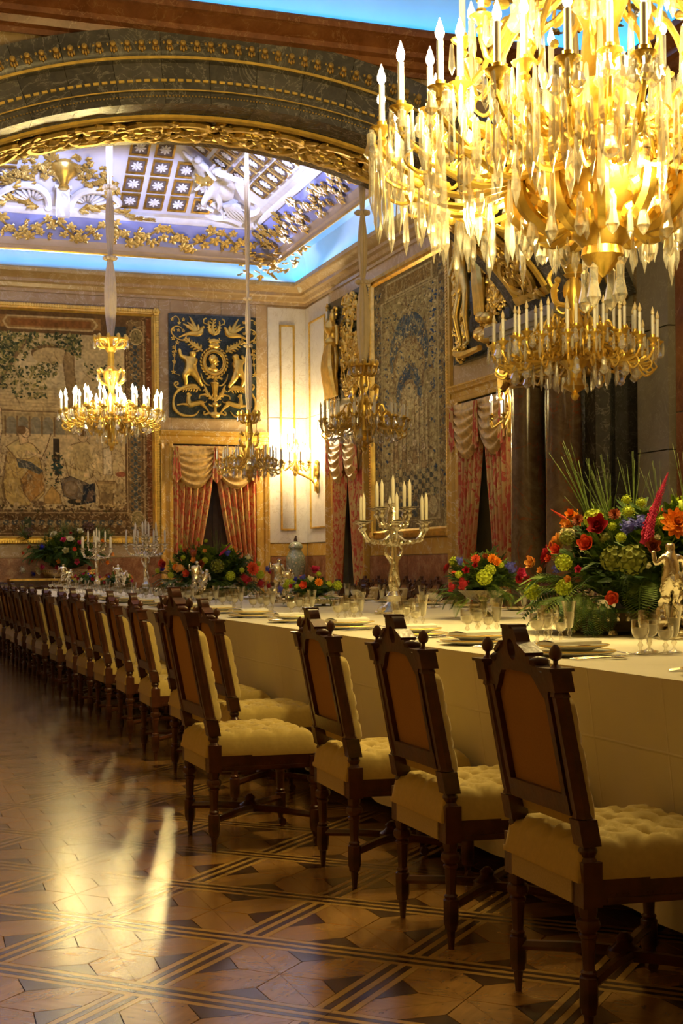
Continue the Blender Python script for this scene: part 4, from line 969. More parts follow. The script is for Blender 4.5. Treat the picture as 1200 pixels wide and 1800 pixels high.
cherub(dict(hip=(900, 800, .07), belly=(895, 745, .08), chest=(890, 690, .08), neck=(880, 645, .08), head=(865, 605, .09), top=(855, 570, .09), ls=(850, 700, .08), le=(850, 760, .11), lh=(915, 745, .13), rs=(935, 670, .09), re=(985, 640, .09), rh=(935, 580, .10), ll=(880, 820, .09), lk=(840, 900, .11), la=(800, 960, .07), lf=(785, 1000, .07), rl=(925, 820, .08), rk=(975, 880, .10), ra=(950, 960, .07), rf=(935, 990, .07)))
# ---- right wall panels: a standing figure in dense foliage
def foliage(t, w, h, seed, hole):
    rr = random.Random(seed)
    def unit(sd):
        r2 = random.Random(sd); g = G()
        s = r2.choice((-1, 1)); spiral(g, (0, 0), .16, 1.2, .026, s, r2.uniform(0, 6), .06)
        for k in range(5): a = r2.uniform(0, 6.28); g.ell((.13*cos(a), .13*sin(a), .06), (.07, .035, .03), 6, 4, RZ(a+.5))
        g.ell((0, 0, .09), .035, 6, 4); return g.mesh('gilt_foliage', gold)
    ms_ = [unit(seed*7+i) for i in range(4)]; n = 0
    for i in range(400):
        x, y = rr.uniform(.14, w-.14), rr.uniform(.14, h-.14)
        if hole(x, y): continue
        if n > 70: break
        mk('gilt_foliage', rr.choice(ms_), t, T(x, y, rr.uniform(-.01, .02)) @ RZ(rr.uniform(0, 6)) @ SC(rr.uniform(.7, 1.0))); n += 1
    g = G()
    for k in range(14):
        x = .08 if k % 2 else w-.08; y = h*(k+.5)/14; ivy(g, x, y, .07, .06)
    obj('gilt_leaf_border', g, gold, t, kind='stuff')
def stand(cx, foot, H, z=.13, nude=True):
    s = H/1.75
    P = lambda x, y, zz=0: (cx+x*s, foot+y*s, z+zz*s)
    return dict(hip=P(.02, .93), belly=P(0, 1.12), chest=P(-.02, 1.33, .02), neck=P(0, 1.50), head=P(.02, 1.60, .03), top=P(.02, 1.70, .03), ls=P(-.20, 1.40), le=P(-.27, 1.14, .06), lh=P(-.10, 1.02, .16), rs=P(.18, 1.40), re=P(.28, 1.18, .03), rh=P(.34, 1.0, .06),
                ll=P(-.09, .84), lk=P(-.13, .48, .06), la=P(-.08, .10), lf=P(-.14, .03, .08), rl=P(.11, .84), rk=P(.12, .47, .03), ra=P(.16, .10), rf=P(.2, .03, .09))
pB = relief_panel('x', 20.26, 21.98, 3.76, 5.50, 'gilt relief of a robed standing figure in foliage above the far right doorway')
foliage(pB, 1.72, 1.74, 3, lambda x, y: abs(x-.62) < .16)
obj('gilt_figure', figure(stand(.62, .10, 1.45), .9999, False), gold, pB, ang=None)
g = G()
for k in range(9):
    a = -.9+k*.22; stube(g, [(.62+.10*sin(a), .95, .22), (.62+.20*sin(a), .6, .25), (.62+.26*sin(a), .12, .18)], [.05, .06, .045], 8, 6)
g.ell((.62, 1.0, .18), (.17, .10, .10), 8, 5); g.ell((.62, 1.25, .18), (.15, .13, .10), 8, 5); obj('draped_robe', g, gold, pB)
pC = relief_panel('x', 15.15, 16.80, 3.77, 5.46, 'gilt relief of a nude standing man with a cloak above the doorway near the columns')
foliage(pC, 1.65, 1.69, 5, lambda x, y: .38 < x < .98)
obj('gilt_figure', figure(stand(.60, .10, 1.62, .16), .9999, False), gold, pC, ang=None)
g = G()
for k in range(5): stube(g, [(.84, 1.28, .10), (.93+.03*k, .95, .14), (.90+.05*k, .50, .12)], [.04, .06, .03], 8, 6)
for (x, y, r) in ((1.0, .25, .13), (1.15, .2, .12), (1.05, .45, .11), (1.2, .42, .1), (1.3, .25, .1)): g.ell((x, y, .10), (r, r*.8, .10), 8, 5)
stube(g, [(.2, .12, .1), (.5, .06, .14), (1.0, .08, .12)], [.04, .05, .04], 8, 6); obj('gilt_cloak', g, gold, pC)
g = G(); spiral(g, (.6, 1.62), .08, 1, .02)
# ================================================================ CEILING STUCCO: urn, shells, corner cartouche, putti
def surfM(side, a, d, off=0.0): return surf(side, a, d, off=off)
g = G(); MU = surfM('b', 3.02, 1.50, .10)
urn = G().lathe([(.05, 0), (.09, .03), (.06, .08), (.10, .16), (.20, .24), (.235, .33), (.24, .36), (.19, .40), (.17, .50), (.11, .53), (.13, .60), (.05, .68)], 16)
obj('gilt_urn', G().add(urn, T(0, 0, 0)), gold, ceiling, T(*(surfM('b', 3.0, 1.95, .22).translation)) @ T(0, 0, -.05))
g = G().bb(-.10, .10, 0, .10, -.45, 0).bb(-.13, .13, -.02, .12, -.03, .02); stube(g, [(-.02, .0, -.1), (.06, -.03, -.2), (-.05, -.03, -.3), (.0, -.02, -.45)], [.03, .04, .03, .02], 8, 6)
obj('scroll_bracket', g, plasterw, ceiling, T(*(surfM('b', 3.0, 1.9, .16).translation)))
for s in (-1, 1):
    g = G(); pts = [(s*.16, -.10), (s*.22, .18), (s*.40, .34), (s*.66, .34), (s*.86, .20), (s*.92, .10), (s*.84, .05)]
    stube(g, [(x, y, .06) for x, y in pts], [.05, .06, .065, .06, .05, .04, .05], 24, 8)
    for k in range(8):
        a = .3+k*.32; g.ell((s*(.42-.13*cos(a)*0+.20*cos(a)), .02+.20*sin(a), .04), (.14, .028, .04), 6, 4, RZ(atan2(sin(a), s*cos(a))))
    obj('shell_scroll', g, plasterw, ceiling, surfM('b', 3.0, 1.52, .02))
rr = random.Random(9)
leafg = G().ell((0, .5, .0), (.22, .5, .10), 6, 4).ell((.22, .35, 0), (.12, .25, .08), 5, 3, RZ(-.6)).ell((-.22, .35, 0), (.12, .25, .08), 5, 3, RZ(.6))
aleaf = leafg.mesh('acanthus_leaf', goldp)
flw = G()
for k in range(6): flw.ell((.5*cos(k*1.047), .5*sin(k*1.047), .1), (.42, .28, .15), 5, 3, RZ(k*1.047))
flw.ell((0, 0, .25), .25, 6, 4); flm = flw.mesh('gilt_flower', goldp)
for k in range(150):
    s = rr.choice((-1, 1)); u = rr.random()
    x = 3.0+s*(.15+.70*u); d = 1.95+.45*(1-u)**.5*rr.random()-.25*u*rr.random()
    mk('acanthus_leaf' if k % 3 else 'gilt_flower', aleaf if k % 3 else flm, ceiling, surfM('b', x, d, rr.uniform(.02, .16)) @ RZ(rr.uniform(0, 6.28)) @ RXm(rr.uniform(-.5, .5)) @ SC(rr.uniform(.08, .16) if k % 3 else rr.uniform(.05, .08)))
for s in (-1, 1):
    for k in range(34):
        u = k/33; x = 3.0+s*(.30+u*1.15); y = 1.46+.10*sin(u*5)-.06*u
        mk('acanthus_leaf', aleaf, ceiling, surfM('b', x, max(1.36, y), .08) @ RZ(-s*(1.2+rr.uniform(-.7, .7))) @ RXm(rr.uniform(-.4, .4)) @ SC(rr.uniform(.12, .20)))
# corner
def corner_M(d, off=0.0, z=None, c=(RX, BY)):
    o = Vector((c[0]-d, c[1]-d, (vz(d) if z is None else z))); sl = (vz(d+.05)-vz(d-.05))/.1
    u = Vector((1, -1, 0)).normalized(); v = Vector((-1, -1, sl*1.0)).normalized(); n = u.cross(v).normalized()
    if n.z > 0: n = -n
    u = v.cross(n); o = o+n*off
    return Matrix(((u.x, v.x, n.x, o.x), (u.y, v.y, n.y, o.y), (u.z, v.z, n.z, o.z), (0, 0, 0, 1)))
g = G(); g.ell((0, .55, .05), (.24, .34, .10), 12, 7)
for s in (-1, 1):
    stube(g, [(s*.06, -.35, .08), (s*.18, -.15, .10), (s*.40, -.08, .10), (s*.52, .08, .10), (s*.42, .22, .10), (s*.30, .12, .12)], [.05, .06, .06, .055, .05, .05], 22, 8)
    for k in range(5): g.ell((s*(.10+.05*k), .05-.05*k, .06), (.10, .03, .05), 6, 4, RZ(s*(-.9+.1*k)+ (0 if s > 0 else pi)))
for k in range(5): stube(g, [((k-2)*.03, .20, .14), ((k-2)*.06, -.05, .12), ((k-2)*.03, -.32, .08)], [.03, .03, .015], 8, 5)
for s in (-1, 1): g.ell((s*.22, .62, .05), (.14, .20, .05), 8, 5, RZ(-s*.4))
obj('corner_cartouche', g, plasterw, ceiling, corner_M(1.72, .05))
g = G(); g.lathe([(.10, 0), (.11, .05), (.10, .07), (.14, .16)], 12)
for k in range(7): g.ell((.13*cos(k*.9), .13*sin(k*.9), .18), .03, 5, 4)
obj('gilt_crown', g, gold, ceiling, corner_M(2.25, .18) @ RXm(-1.2))
pj = dict(hip=(0, 0, 0), belly=(0, .12, .02), chest=(.01, .25, .03), neck=(.02, .34, .03), head=(.03, .42, .05), top=(.03, .49, .05), ls=(-.13, .27, .03), le=(-.24, .20, .08), lh=(-.34, .12, .08), rs=(.14, .28, .03), re=(.24, .38, .06), rh=(.32, .50, .06), ll=(-.08, -.06, .02), lk=(-.18, -.18, .10), la=(-.10, -.32, .04), lf=(-.18, -.36, .06), rl=(.09, -.07, .02), rk=(.16, -.24, .08), ra=(.14, -.42, .02), rf=(.22, -.46, .05))
pu = figure(pj, 1.0, True)
obj('stucco_putto', pu, plasterw, ceiling, surfM('b', 5.30, 2.0, .14) @ RZ(.15) @ SC(.85), ang=None)
obj('stucco_putto', pu, plasterw, ceiling, surfM('r', 21.0, 2.35, .14) @ RZ(-1.2) @ SC(-.9, .9, .9), ang=None)
g = G()
for k in range(7): stube(g, [(0, 0, .05), (.1+.04*k, .10-.05*k, .08), (.25+.03*k, .1-.1*k, .04)], [.03, .04, .02], 8, 5)
obj('stucco_drapery', g, plasterw, ceiling, surfM('r', 20.8, 2.2, .08)); obj('stucco_drapery', g, plasterw, ceiling, surfM('b', 5.35, 1.75, .08) @ SC(.6))
nleaf = 0
for (cc, cn) in (((RX, BY), 120), ((RX, AY0), 90)):
    for k in range(cn):
        t_ = rr.gauss(0, .32); hgt = rr.uniform(0, 1)
        d = .78+.42*hgt; z = 6.14+.62*hgt**1.1+(DZ if cc[1] < BY else 0)
        o = Vector((cc[0]-d, cc[1]-d, z))+Vector((1, -1, 0))*t_*.7*(.6+.5*(1-abs(hgt-.5)))+Vector((-1, -1, -.6))*rr.uniform(.02, .12)
        o.x = min(o.x, cc[0]-.5); o.y = min(o.y, cc[1]-.5)
        M = T(*o) @ corner_M(1.0).to_3x3().to_4x4() @ RZ(rr.uniform(0, 6.28)) @ RXm(rr.uniform(-.7, .7))
        if k % 5 == 4: mk('grape_cluster', grape_me, ceiling, M @ SC(.12))
        else: mk('acanthus_leaf' if k % 2 else 'vine_leaf', aleaf if k % 2 else leaf_me, ceiling, M @ SC(rr.uniform(.12, .19)))
# ================================================================ CHAIRS
WL = .40                                    # rear leg spacing
def leg_prof(h, fl=True):
    return [(.009, 0), (.014, .055), (.020, .060), (.021, .072), (.024, .078), (.024, .148), (.018, .152), (.0215, .160), (.0155, .166), (.0155, .17), (.0195, h-.078), (.0235, h-.074), (.0235, h-.068), (.0185, h-.064), (.030, h-.052), (.032, h-.042), (.028, h-.032), (.020, h-.028), (.024, h-.012), (.024, h)]
def tufted(w0, w1, d, h, nx, ny, rows, side=.04, res=30, inflate=.0):
    # cushion local: x 0..d, y -w/2..w/2 , top height field, diamond tufting
    tf = []
    for r in range(rows):
        cnt = nx if r % 2 == 0 else nx-1
        for c in range(cnt): tf.append(((r+1)/(rows+1), (c+1)/(cnt+1)))
    def hf(u, v):
        e = min(u, 1-u, v, 1-v); edge = min(1, e/.13); z = h*sqrt(max(0, 1-(1-edge)**2))
        m = 0; pl = 0
        for (a, b) in tf:
            dd = math.hypot((u-a)*rows, (v-b)*nx); m = max(m, math.exp(-(dd/.20)**2)); 
        # diagonal creases between buttons
        s = (u*(rows+1)); q_ = v*(nx+1)
        c1 = abs(((s/2+q_*.5) % 1)-.5); c2 = abs(((s/2-q_*.5) % 1)-.5)
        cr = max(math.exp(-((.5-c1)/.07)**2), math.exp(-((.5-c2)/.07)**2))*min(1, e/.10)
        return z-.042*m*min(1, edge*1.2)-.014*cr+.006*sin(u*pi)*sin(v*pi)
    g = G()
    def f(u, v):
        # u across depth, v across width ; bulge the rim
        w = w0+(w1-w0)*u; x = u*d; y = (v-.5)*w
        return (x, y, hf(u, v))
    g.grid(f, res, res)
    n = len(g.v); b = [i for i in range(res+1)] + [(j+1)*(res+1)-1 for j in range(1, res+1)] + [res*(res+1)+i for i in range(res-1, -1, -1)] + [j*(res+1) for j in range(res-1, 0, -1)]
    for i in b: x, y, z = g.v[i]; g.v.append((x, y, -side))
    for k in range(len(b)): kk = (k+1) % len(b); g.f.append((b[kk], b[k], n+k, n+kk))
    g.f.append(tuple(n+k for k in range(len(b))))
    # puff the rim outwards a little
    cx = d/2
    for i in range(n):
        x, y, z = g.v[i]; 
    return g
LEAN = .19
def lean(g, z0=.47):
    g.v = [(x-(max(0, z-z0))*LEAN, y, z) for x, y, z in g.v]; return g
def chair_meshes(th):     # th: top of the post blocks
    m = {}
    zb = .52; zt = th
    post = G()
    post.box((0, 0, .50), (.052, .052, .075)); post.lathe([(.024, .4), (.026, .415), (.018, .425), (.022, .44), (.026, .46)], 10)
    post = G().box((0, 0, .375), (.052, .052, .11)).lathe([(.024, .43), (.018, .44), (.024, .455), (.018, .47)], 10).box((0, 0, .50), (.05, .05, .065))
    post.lathe([(.027, .535), (.022, .545), (.0235, .56), (.0215, zt-.068), (.026, zt-.064), (.022, zt-.052)], 14, flute=.14).box((0, 0, zt-.026), (.054, .054, .052)).box((0, 0, zt+.002), (.066, .066, .008))
    m['post'] = lean(post).mesh('back_post', wood)
    fin = G().lathe([(.014, 0), (.006, .008), (.006, .016), (.014, .022), (.0165, .034), (.013, .046), (.004, .056)], 10)
    m['fin'] = G().add(fin, T(-(zt+.006-.47)*LEAN, 0, zt+.006)).mesh('finial', wood)
    H = WL/2-.03
    o = [(0, .113), (.022, .111), (.034, .103), (.040, .088), (.042, .072), (.056, .062), (.090, .044), (.098, .032), (.108, .026), (.120, .028), (.128, .016), (.138, .004), (H, -.004), (H, -.075), (.148, -.07), (.120, -.045), (.100, -.020), (.085, -.008), (.03, -.004)]
    full = o + [(-x, z) for x, z in reversed(o) if x > 0]
    hole = [(.022*cos(a), .050+.028*sin(a)) for a in [i*pi/6 for i in range(12)]]
    cr = G().prism([(x, z+zt-.01) for x, z in full], -.018, .020, 'x', [[(x, z+zt-.01) for x, z in reversed(hole)]])
    cr.box((.0, 0, zt+.099), (.050, .050, .010)).add(G().box((0, 0, 0), (.05, .050, .010)), T(0, .071, zt+.044) @ RXm(-.50)).add(G().box((0, 0, 0), (.05, .050, .010)), T(0, -.071, zt+.044) @ RXm(.50)).ell((0, .116, zt+.014), (.030, .015, .015), 8, 5).ell((0, -.116, zt+.014), (.030, .015, .015), 8, 5)
    m['crest'] = lean(cr).mesh('crest', wood)
    m['rail'] = lean(G().bb(-.018, .018, -H, H, .535, .585)).mesh('back_rail', wood)
    w = H-.022
    pn = [(-w, .585), (w, .585), (w, zt-.06), (w-.03, zt-.035), (w-.055, zt-.014), (-w+.055, zt-.014), (-w+.03, zt-.035), (-w, zt-.06)]
    m['panel'] = lean(G().prism(pn, -.004, .008, 'x')).mesh('back_panel', backing)
    m['stile'] = lean(G().bb(-.02, .016, -H, -w, .585, zt-.06)).mesh('back_stile', wood); m['stile2'] = lean(G().bb(-.02, .016, w, H, .585, zt-.06)).mesh('back_stile', wood)
    hh = zt-.06-.50
    c = tufted(2*H+.01, 2*H+.01, hh, .052, 3, 0, 5, .0, 22)
    M = T(.014, 0, .50) @ Matrix(((0, 0, 1, 0), (0, 1, 0, 0), (1, 0, 0, 0), (0, 0, 0, 1)))
    m['bcush'] = lean(G().add(c, M)).mesh('back_cushion', fabric, 60)
    return m
LEGD = .42
def chair_build(variant, label):
    t = thing('dining_chair', label, 'chair')
    m = CM[variant]
    for s in (-1, 1):
        mk('leg', m_rleg, t, T(0, s*WL/2, 0)); l = mk('leg', m_fleg, t, T(LEGD, s*.235, 0)); mk('caster', m_cast, l)
        p = mk('back_post', m['post'], t, T(0, s*WL/2, 0)); mk('finial', m['fin'], p)
    mk('seat_frame', m_frame, t); mk('seat_cushion', m_seat, t); mk('stretcher', m_str, t); mk('seat_webbing', m_web, t)
    for k, n in (('crest', 'crest'), ('rail', 'back_rail'), ('panel', 'back_panel'), ('stile', 'back_stile'), ('stile2', 'back_stile'), ('bcush', 'back_cushion')): mk(n, m[k], t)
    return t
m_rleg = G().lathe(leg_prof(.32), 12, flute=.06).mesh('leg', wood)
m_fleg = G().lathe([(r, z+.035 if z < .05 else z) for r, z in leg_prof(.32)], 12).box((0, 0, .345), (.055, .055, .06)).mesh('leg', wood)
m_cast = G().add(G().lathe([(.006, -.009), (.017, -.009), (.017, .009), (.006, .009)], 12), T(.008, 0, .0172) @ RXm(pi/2)).box((.002, 0, .035), (.014, .026, .012)).mesh('caster', wood)
fr_ = G()
fr_.bb(.02, LEGD-.0, -.235-.012, -.235+.012, .325, .385); fr_ = G()
def rail_(x0, y0, x1, y1):
    L = math.hypot(x1-x0, y1-y0); g = G().box((0, 0, .355), (L, .028, .062)).box((0, 0, .335), (L-.04, .036, .012))
    g2 = G()
    for k in range(int((L-.05)/.016)): g2.ell((-L/2+.03+k*.016, 0, .349), (.006, .018, .005), 4, 3)
    return G().add(g.add(g2), T((x0+x1)/2, (y0+y1)/2, 0) @ RZ(atan2(y1-y0, x1-x0)))
fr_.add(rail_(.02, .207, LEGD-.02, .235)).add(rail_(.02, -.207, LEGD-.02, -.235)).add(rail_(LEGD, -.21, LEGD, .21)).add(rail_(0, -.18, 0, .18))
m_frame = fr_.mesh('seat_frame', wood)
sc_ = tufted(.43, .51, .475, .088, 4, 0, 5, .014, 36)
m_seat = G().add(sc_, T(-.035, 0, .395)).mesh('seat_cushion', fabric, 60)
m_web = G().bb(-.016, -.030, -.172, .172, .325, .40).mesh('seat_webbing', webbing)
sg = G()
for s in (-1, 1):
    stube(sg, [(0, s*WL/2, .125), (.06, s*.15, .13), (.13, s*.09, .135), (.20, s*.035, .135)], [.017, .018, .018, .02], 12, 6, flat=.8)
    stube(sg, [(LEGD, s*.235, .125), (.36, s*.18, .13), (.29, s*.10, .135), (.22, s*.035, .135)], [.017, .018, .018, .02], 12, 6, flat=.8)
sg.lathe([(.03, .115), (.045, .125), (.045, .145), (.03, .155), (.02, .165), (.024, .175), (.008, .19)], 12, (.21, 0, 0))
m_str = sg.mesh('stretcher', wood)
CM = {'a': chair_meshes(.895), 'b': chair_meshes(.965)}
ch0 = chair_build('a', 'x'); chT = chair_build('b', 'tall tufted chair pulled out from the table, seat turned toward the right')
near_y = [3.20, 4.04, 4.90, None, 6.60, 7.50, 8.40, 9.33, 10.2, 10.94, 11.70, 12.75, 13.66, 14.6, 15.35, 16.1, 16.75, 17.6, 18.4, 19.2, 20.0]
rr = random.Random(4); nn_ = 0; used = False
for i, y in enumerate(near_y):
    a = rr.uniform(-.04, .04); x = 1.68+rr.uniform(-.012, .012)
    if i == 0: lab = 'nearest dining chair in the row, its seat cut by the right edge of the photo'
    elif y is None: chT.matrix_basis = T(1.35, 5.70, 0) @ RZ(.02); continue
    elif i < 10: lab = '%s dining chair from the right in the row on the near side of the table' % ORD[i]
    else: lab = '%s dining chair from the right in the near row, standing far down the table' % ORD[i] if i < 20 else 'last dining chair at the far left end of the near row'
    M = T(x, y, 0) @ RZ(a)
    if not used: ch0.matrix_basis = M; ch0['label'] = lab; ch0['group'] = 'chairs along the near side of the table'; used = True
    else: dup(ch0, M, lab, 'chairs along the near side of the table')
for k in range(12):
    y = 8.3+.84*k
    dup(ch0, T(5.06+rr.uniform(-.02, .02), y, 0) @ RZ(pi+rr.uniform(-.05, .05)), 'dining chair on the far side of the table, %s from the right' % (ORD[k] if k else 'first'), 'chairs along the far side of the table')
for k in range(6):
    y = 17.2+.56*k
    dup(ch0, T(7.22, y, 0) @ RZ(pi+rr.uniform(-.06, .06)), 'spare chair against the right wall under the tapestry, %s from the right' % (ORD[k] if k else 'first'), 'chairs along the right wall')
# ================================================================ TABLE and cloth
TX0, TX1, TY0, TY1, TZ = 2.10, 4.56, 1.2, 21.7, .832
tb = thing('banquet_table', 'long banquet table hidden under the white cloth', 'table', T((TX0+TX1)/2, TY0, 0))
hw = (TX1-TX0)/2-.04
obj('tabletop', G().bb(-hw, hw, .03, TY1-TY0-.03, TZ-.035, TZ-.006), woodd, tb)
lm = G().lathe([(.03, 0), (.05, .06), (.035, .1), (.05, .5), (.06, TZ-.04)], 10).mesh('leg', woodd)
for k in range(9):
    for s in (-1, 1): mk('leg', lm, tb, T(s*(hw-.42), .3+(TY1-TY0-.6)*k/8, 0))
g = G(); rad = .012; hem = .10
prof = [(0, 0)] 
def cl(u, v):
    # u along the table, v across: left hem -> top -> right hem
    W = TX1-TX0; D = TZ-hem; per = D*2+W; s = v*per; y = TY0+u*(TY1-TY0)
    wv = lambda z: (TZ-z)*(.125+.022*sin(y*7.3)+.016*sin(y*17.1+1)+.012*sin(y*3.1))
    if s < D: z = hem+s+.012*sin(y*2.3)*(1-s/D); return (TX0+wv(z)*.9-.0, y, z)
    if s > D+W: z = TZ-(s-D-W); return (TX1-wv(z)*.9, y, z)
    return (TX0+(s-D), y, TZ+.0008*sin(y*5)*sin(s*4))
vs_ = [0, .1, .2, .3, .4, .5, .6, .7, .8, .9, .97, 1.0]
D = TZ-hem; W = TX1-TX0; per = 2*D+W
vv = [x*D/per for x in vs_] + [(D+W*t)/per for t in (.004, .012, .1, .3, .5, .7, .9, .988, .996)] + [(D+W+D*x)/per for x in vs_]
NU = 420; NV = len(vv)-1
g.grid(lambda u, v: cl(u, vv[int(round(v*NV))]), NU, NV)
# far end drop
b = len(g.v)
for i in range(31):
    x = TX0+W*i/30
    for k in range(6): z = TZ-(D)*k/5; g.v.append((x, TY1+.015*sin(x*9)*k/5, z))
for i in range(30):
    for k in range(5): a = b+i*6+k; g.f.append((a, a+6, a+7, a+1))
cloth = obj('tablecloth', g, linen, None, T(0, 0, 0), ang=60); tag(cloth, 'long white linen cloth draped over the banquet table', 'tablecloth')
# woven crease lines pressed in the cloth
# ================================================================ CHANDELIERS
def spindle(L, r, n=6, big=False):
    if big: pr = [(.0, 0), (r*.35, -.04*L), (r*.25, -.10*L), (r*.6, -.18*L), (r*.55, -.45*L), (r, -.78*L), (r*.5, -.93*L), (0, -L)]
    else: pr = [(0, 0), (r*.5, -.06*L), (r*.6, -.15*L), (r, -.75*L), (0, -L)]
    return G().lathe([(a, b) for a, b in reversed(pr)], n)
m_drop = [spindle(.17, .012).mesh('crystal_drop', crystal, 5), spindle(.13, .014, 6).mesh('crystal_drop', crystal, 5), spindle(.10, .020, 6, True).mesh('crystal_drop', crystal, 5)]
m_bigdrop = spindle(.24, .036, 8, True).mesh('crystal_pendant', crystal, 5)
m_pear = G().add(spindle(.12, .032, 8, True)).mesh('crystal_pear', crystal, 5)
m_candle = G().lathe([(.013, 0), (.013, .15), (.006, .155)], 10).mesh('candle', tubem)
fb = G().lathe([(.006, 0), (.014, .014), (.015, .026), (.008, .048), (.001, .07)], 8)
m_bon, m_boff = fb.mesh('flame_bulb', bulb_on), fb.mesh('flame_bulb', bulb_off)
def arm_mesh(r0, r1, zr, orn=True, s=1.0):
    # arm in the x-z plane; candle cup foot at (r1, 0); zr root height
    g = G(); d = r1-r0
    stube(g, [(r0, 0, zr), (r0+d*.22, 0, zr-.10*s), (r0+d*.55, 0, zr-.14*s-.02), (r0+d*.88, 0, -.16*s), (r1, 0, -.09*s), (r1, 0, -.03*s)], [.014*s, .015*s, .014*s, .013*s, .011*s, .010*s], 16, 6)
    if orn:
        stube(g, [(r0+d*.35, 0, zr-.12*s), (r0+d*.30, 0, zr+.02), (r0+d*.45, 0, zr+.07), (r0+d*.55, 0, zr+.0), (r0+d*.47, 0, zr-.03)], [.008, .011, .010, .009, .012], 14, 5)
        for k in range(4): g.ell((r0+d*(.3+.17*k), (.02 if k % 2 else -.02), zr-.12*s+.01), (.04*s, .018*s, .022*s), 5, 4, RYm(.5-.3*k))
        stube(g, [(r0+d*.75, 0, -.17*s), (r0+d*.86, 0, -.24*s), (r0+d*.98, 0, -.20*s), (r0+d*.93, 0, -.15*s)], [.008, .010, .008, .006], 10, 5)
    g.add(G().lathe([(.012, -.07), (.024, -.05), (.016, -.035), (.030, -.012), (.048, .0), (.050, .006), (.018, .008), (.020, .03), (.015, .032)], 12), T(r1, 0, 0) @ SC(s))
    return g
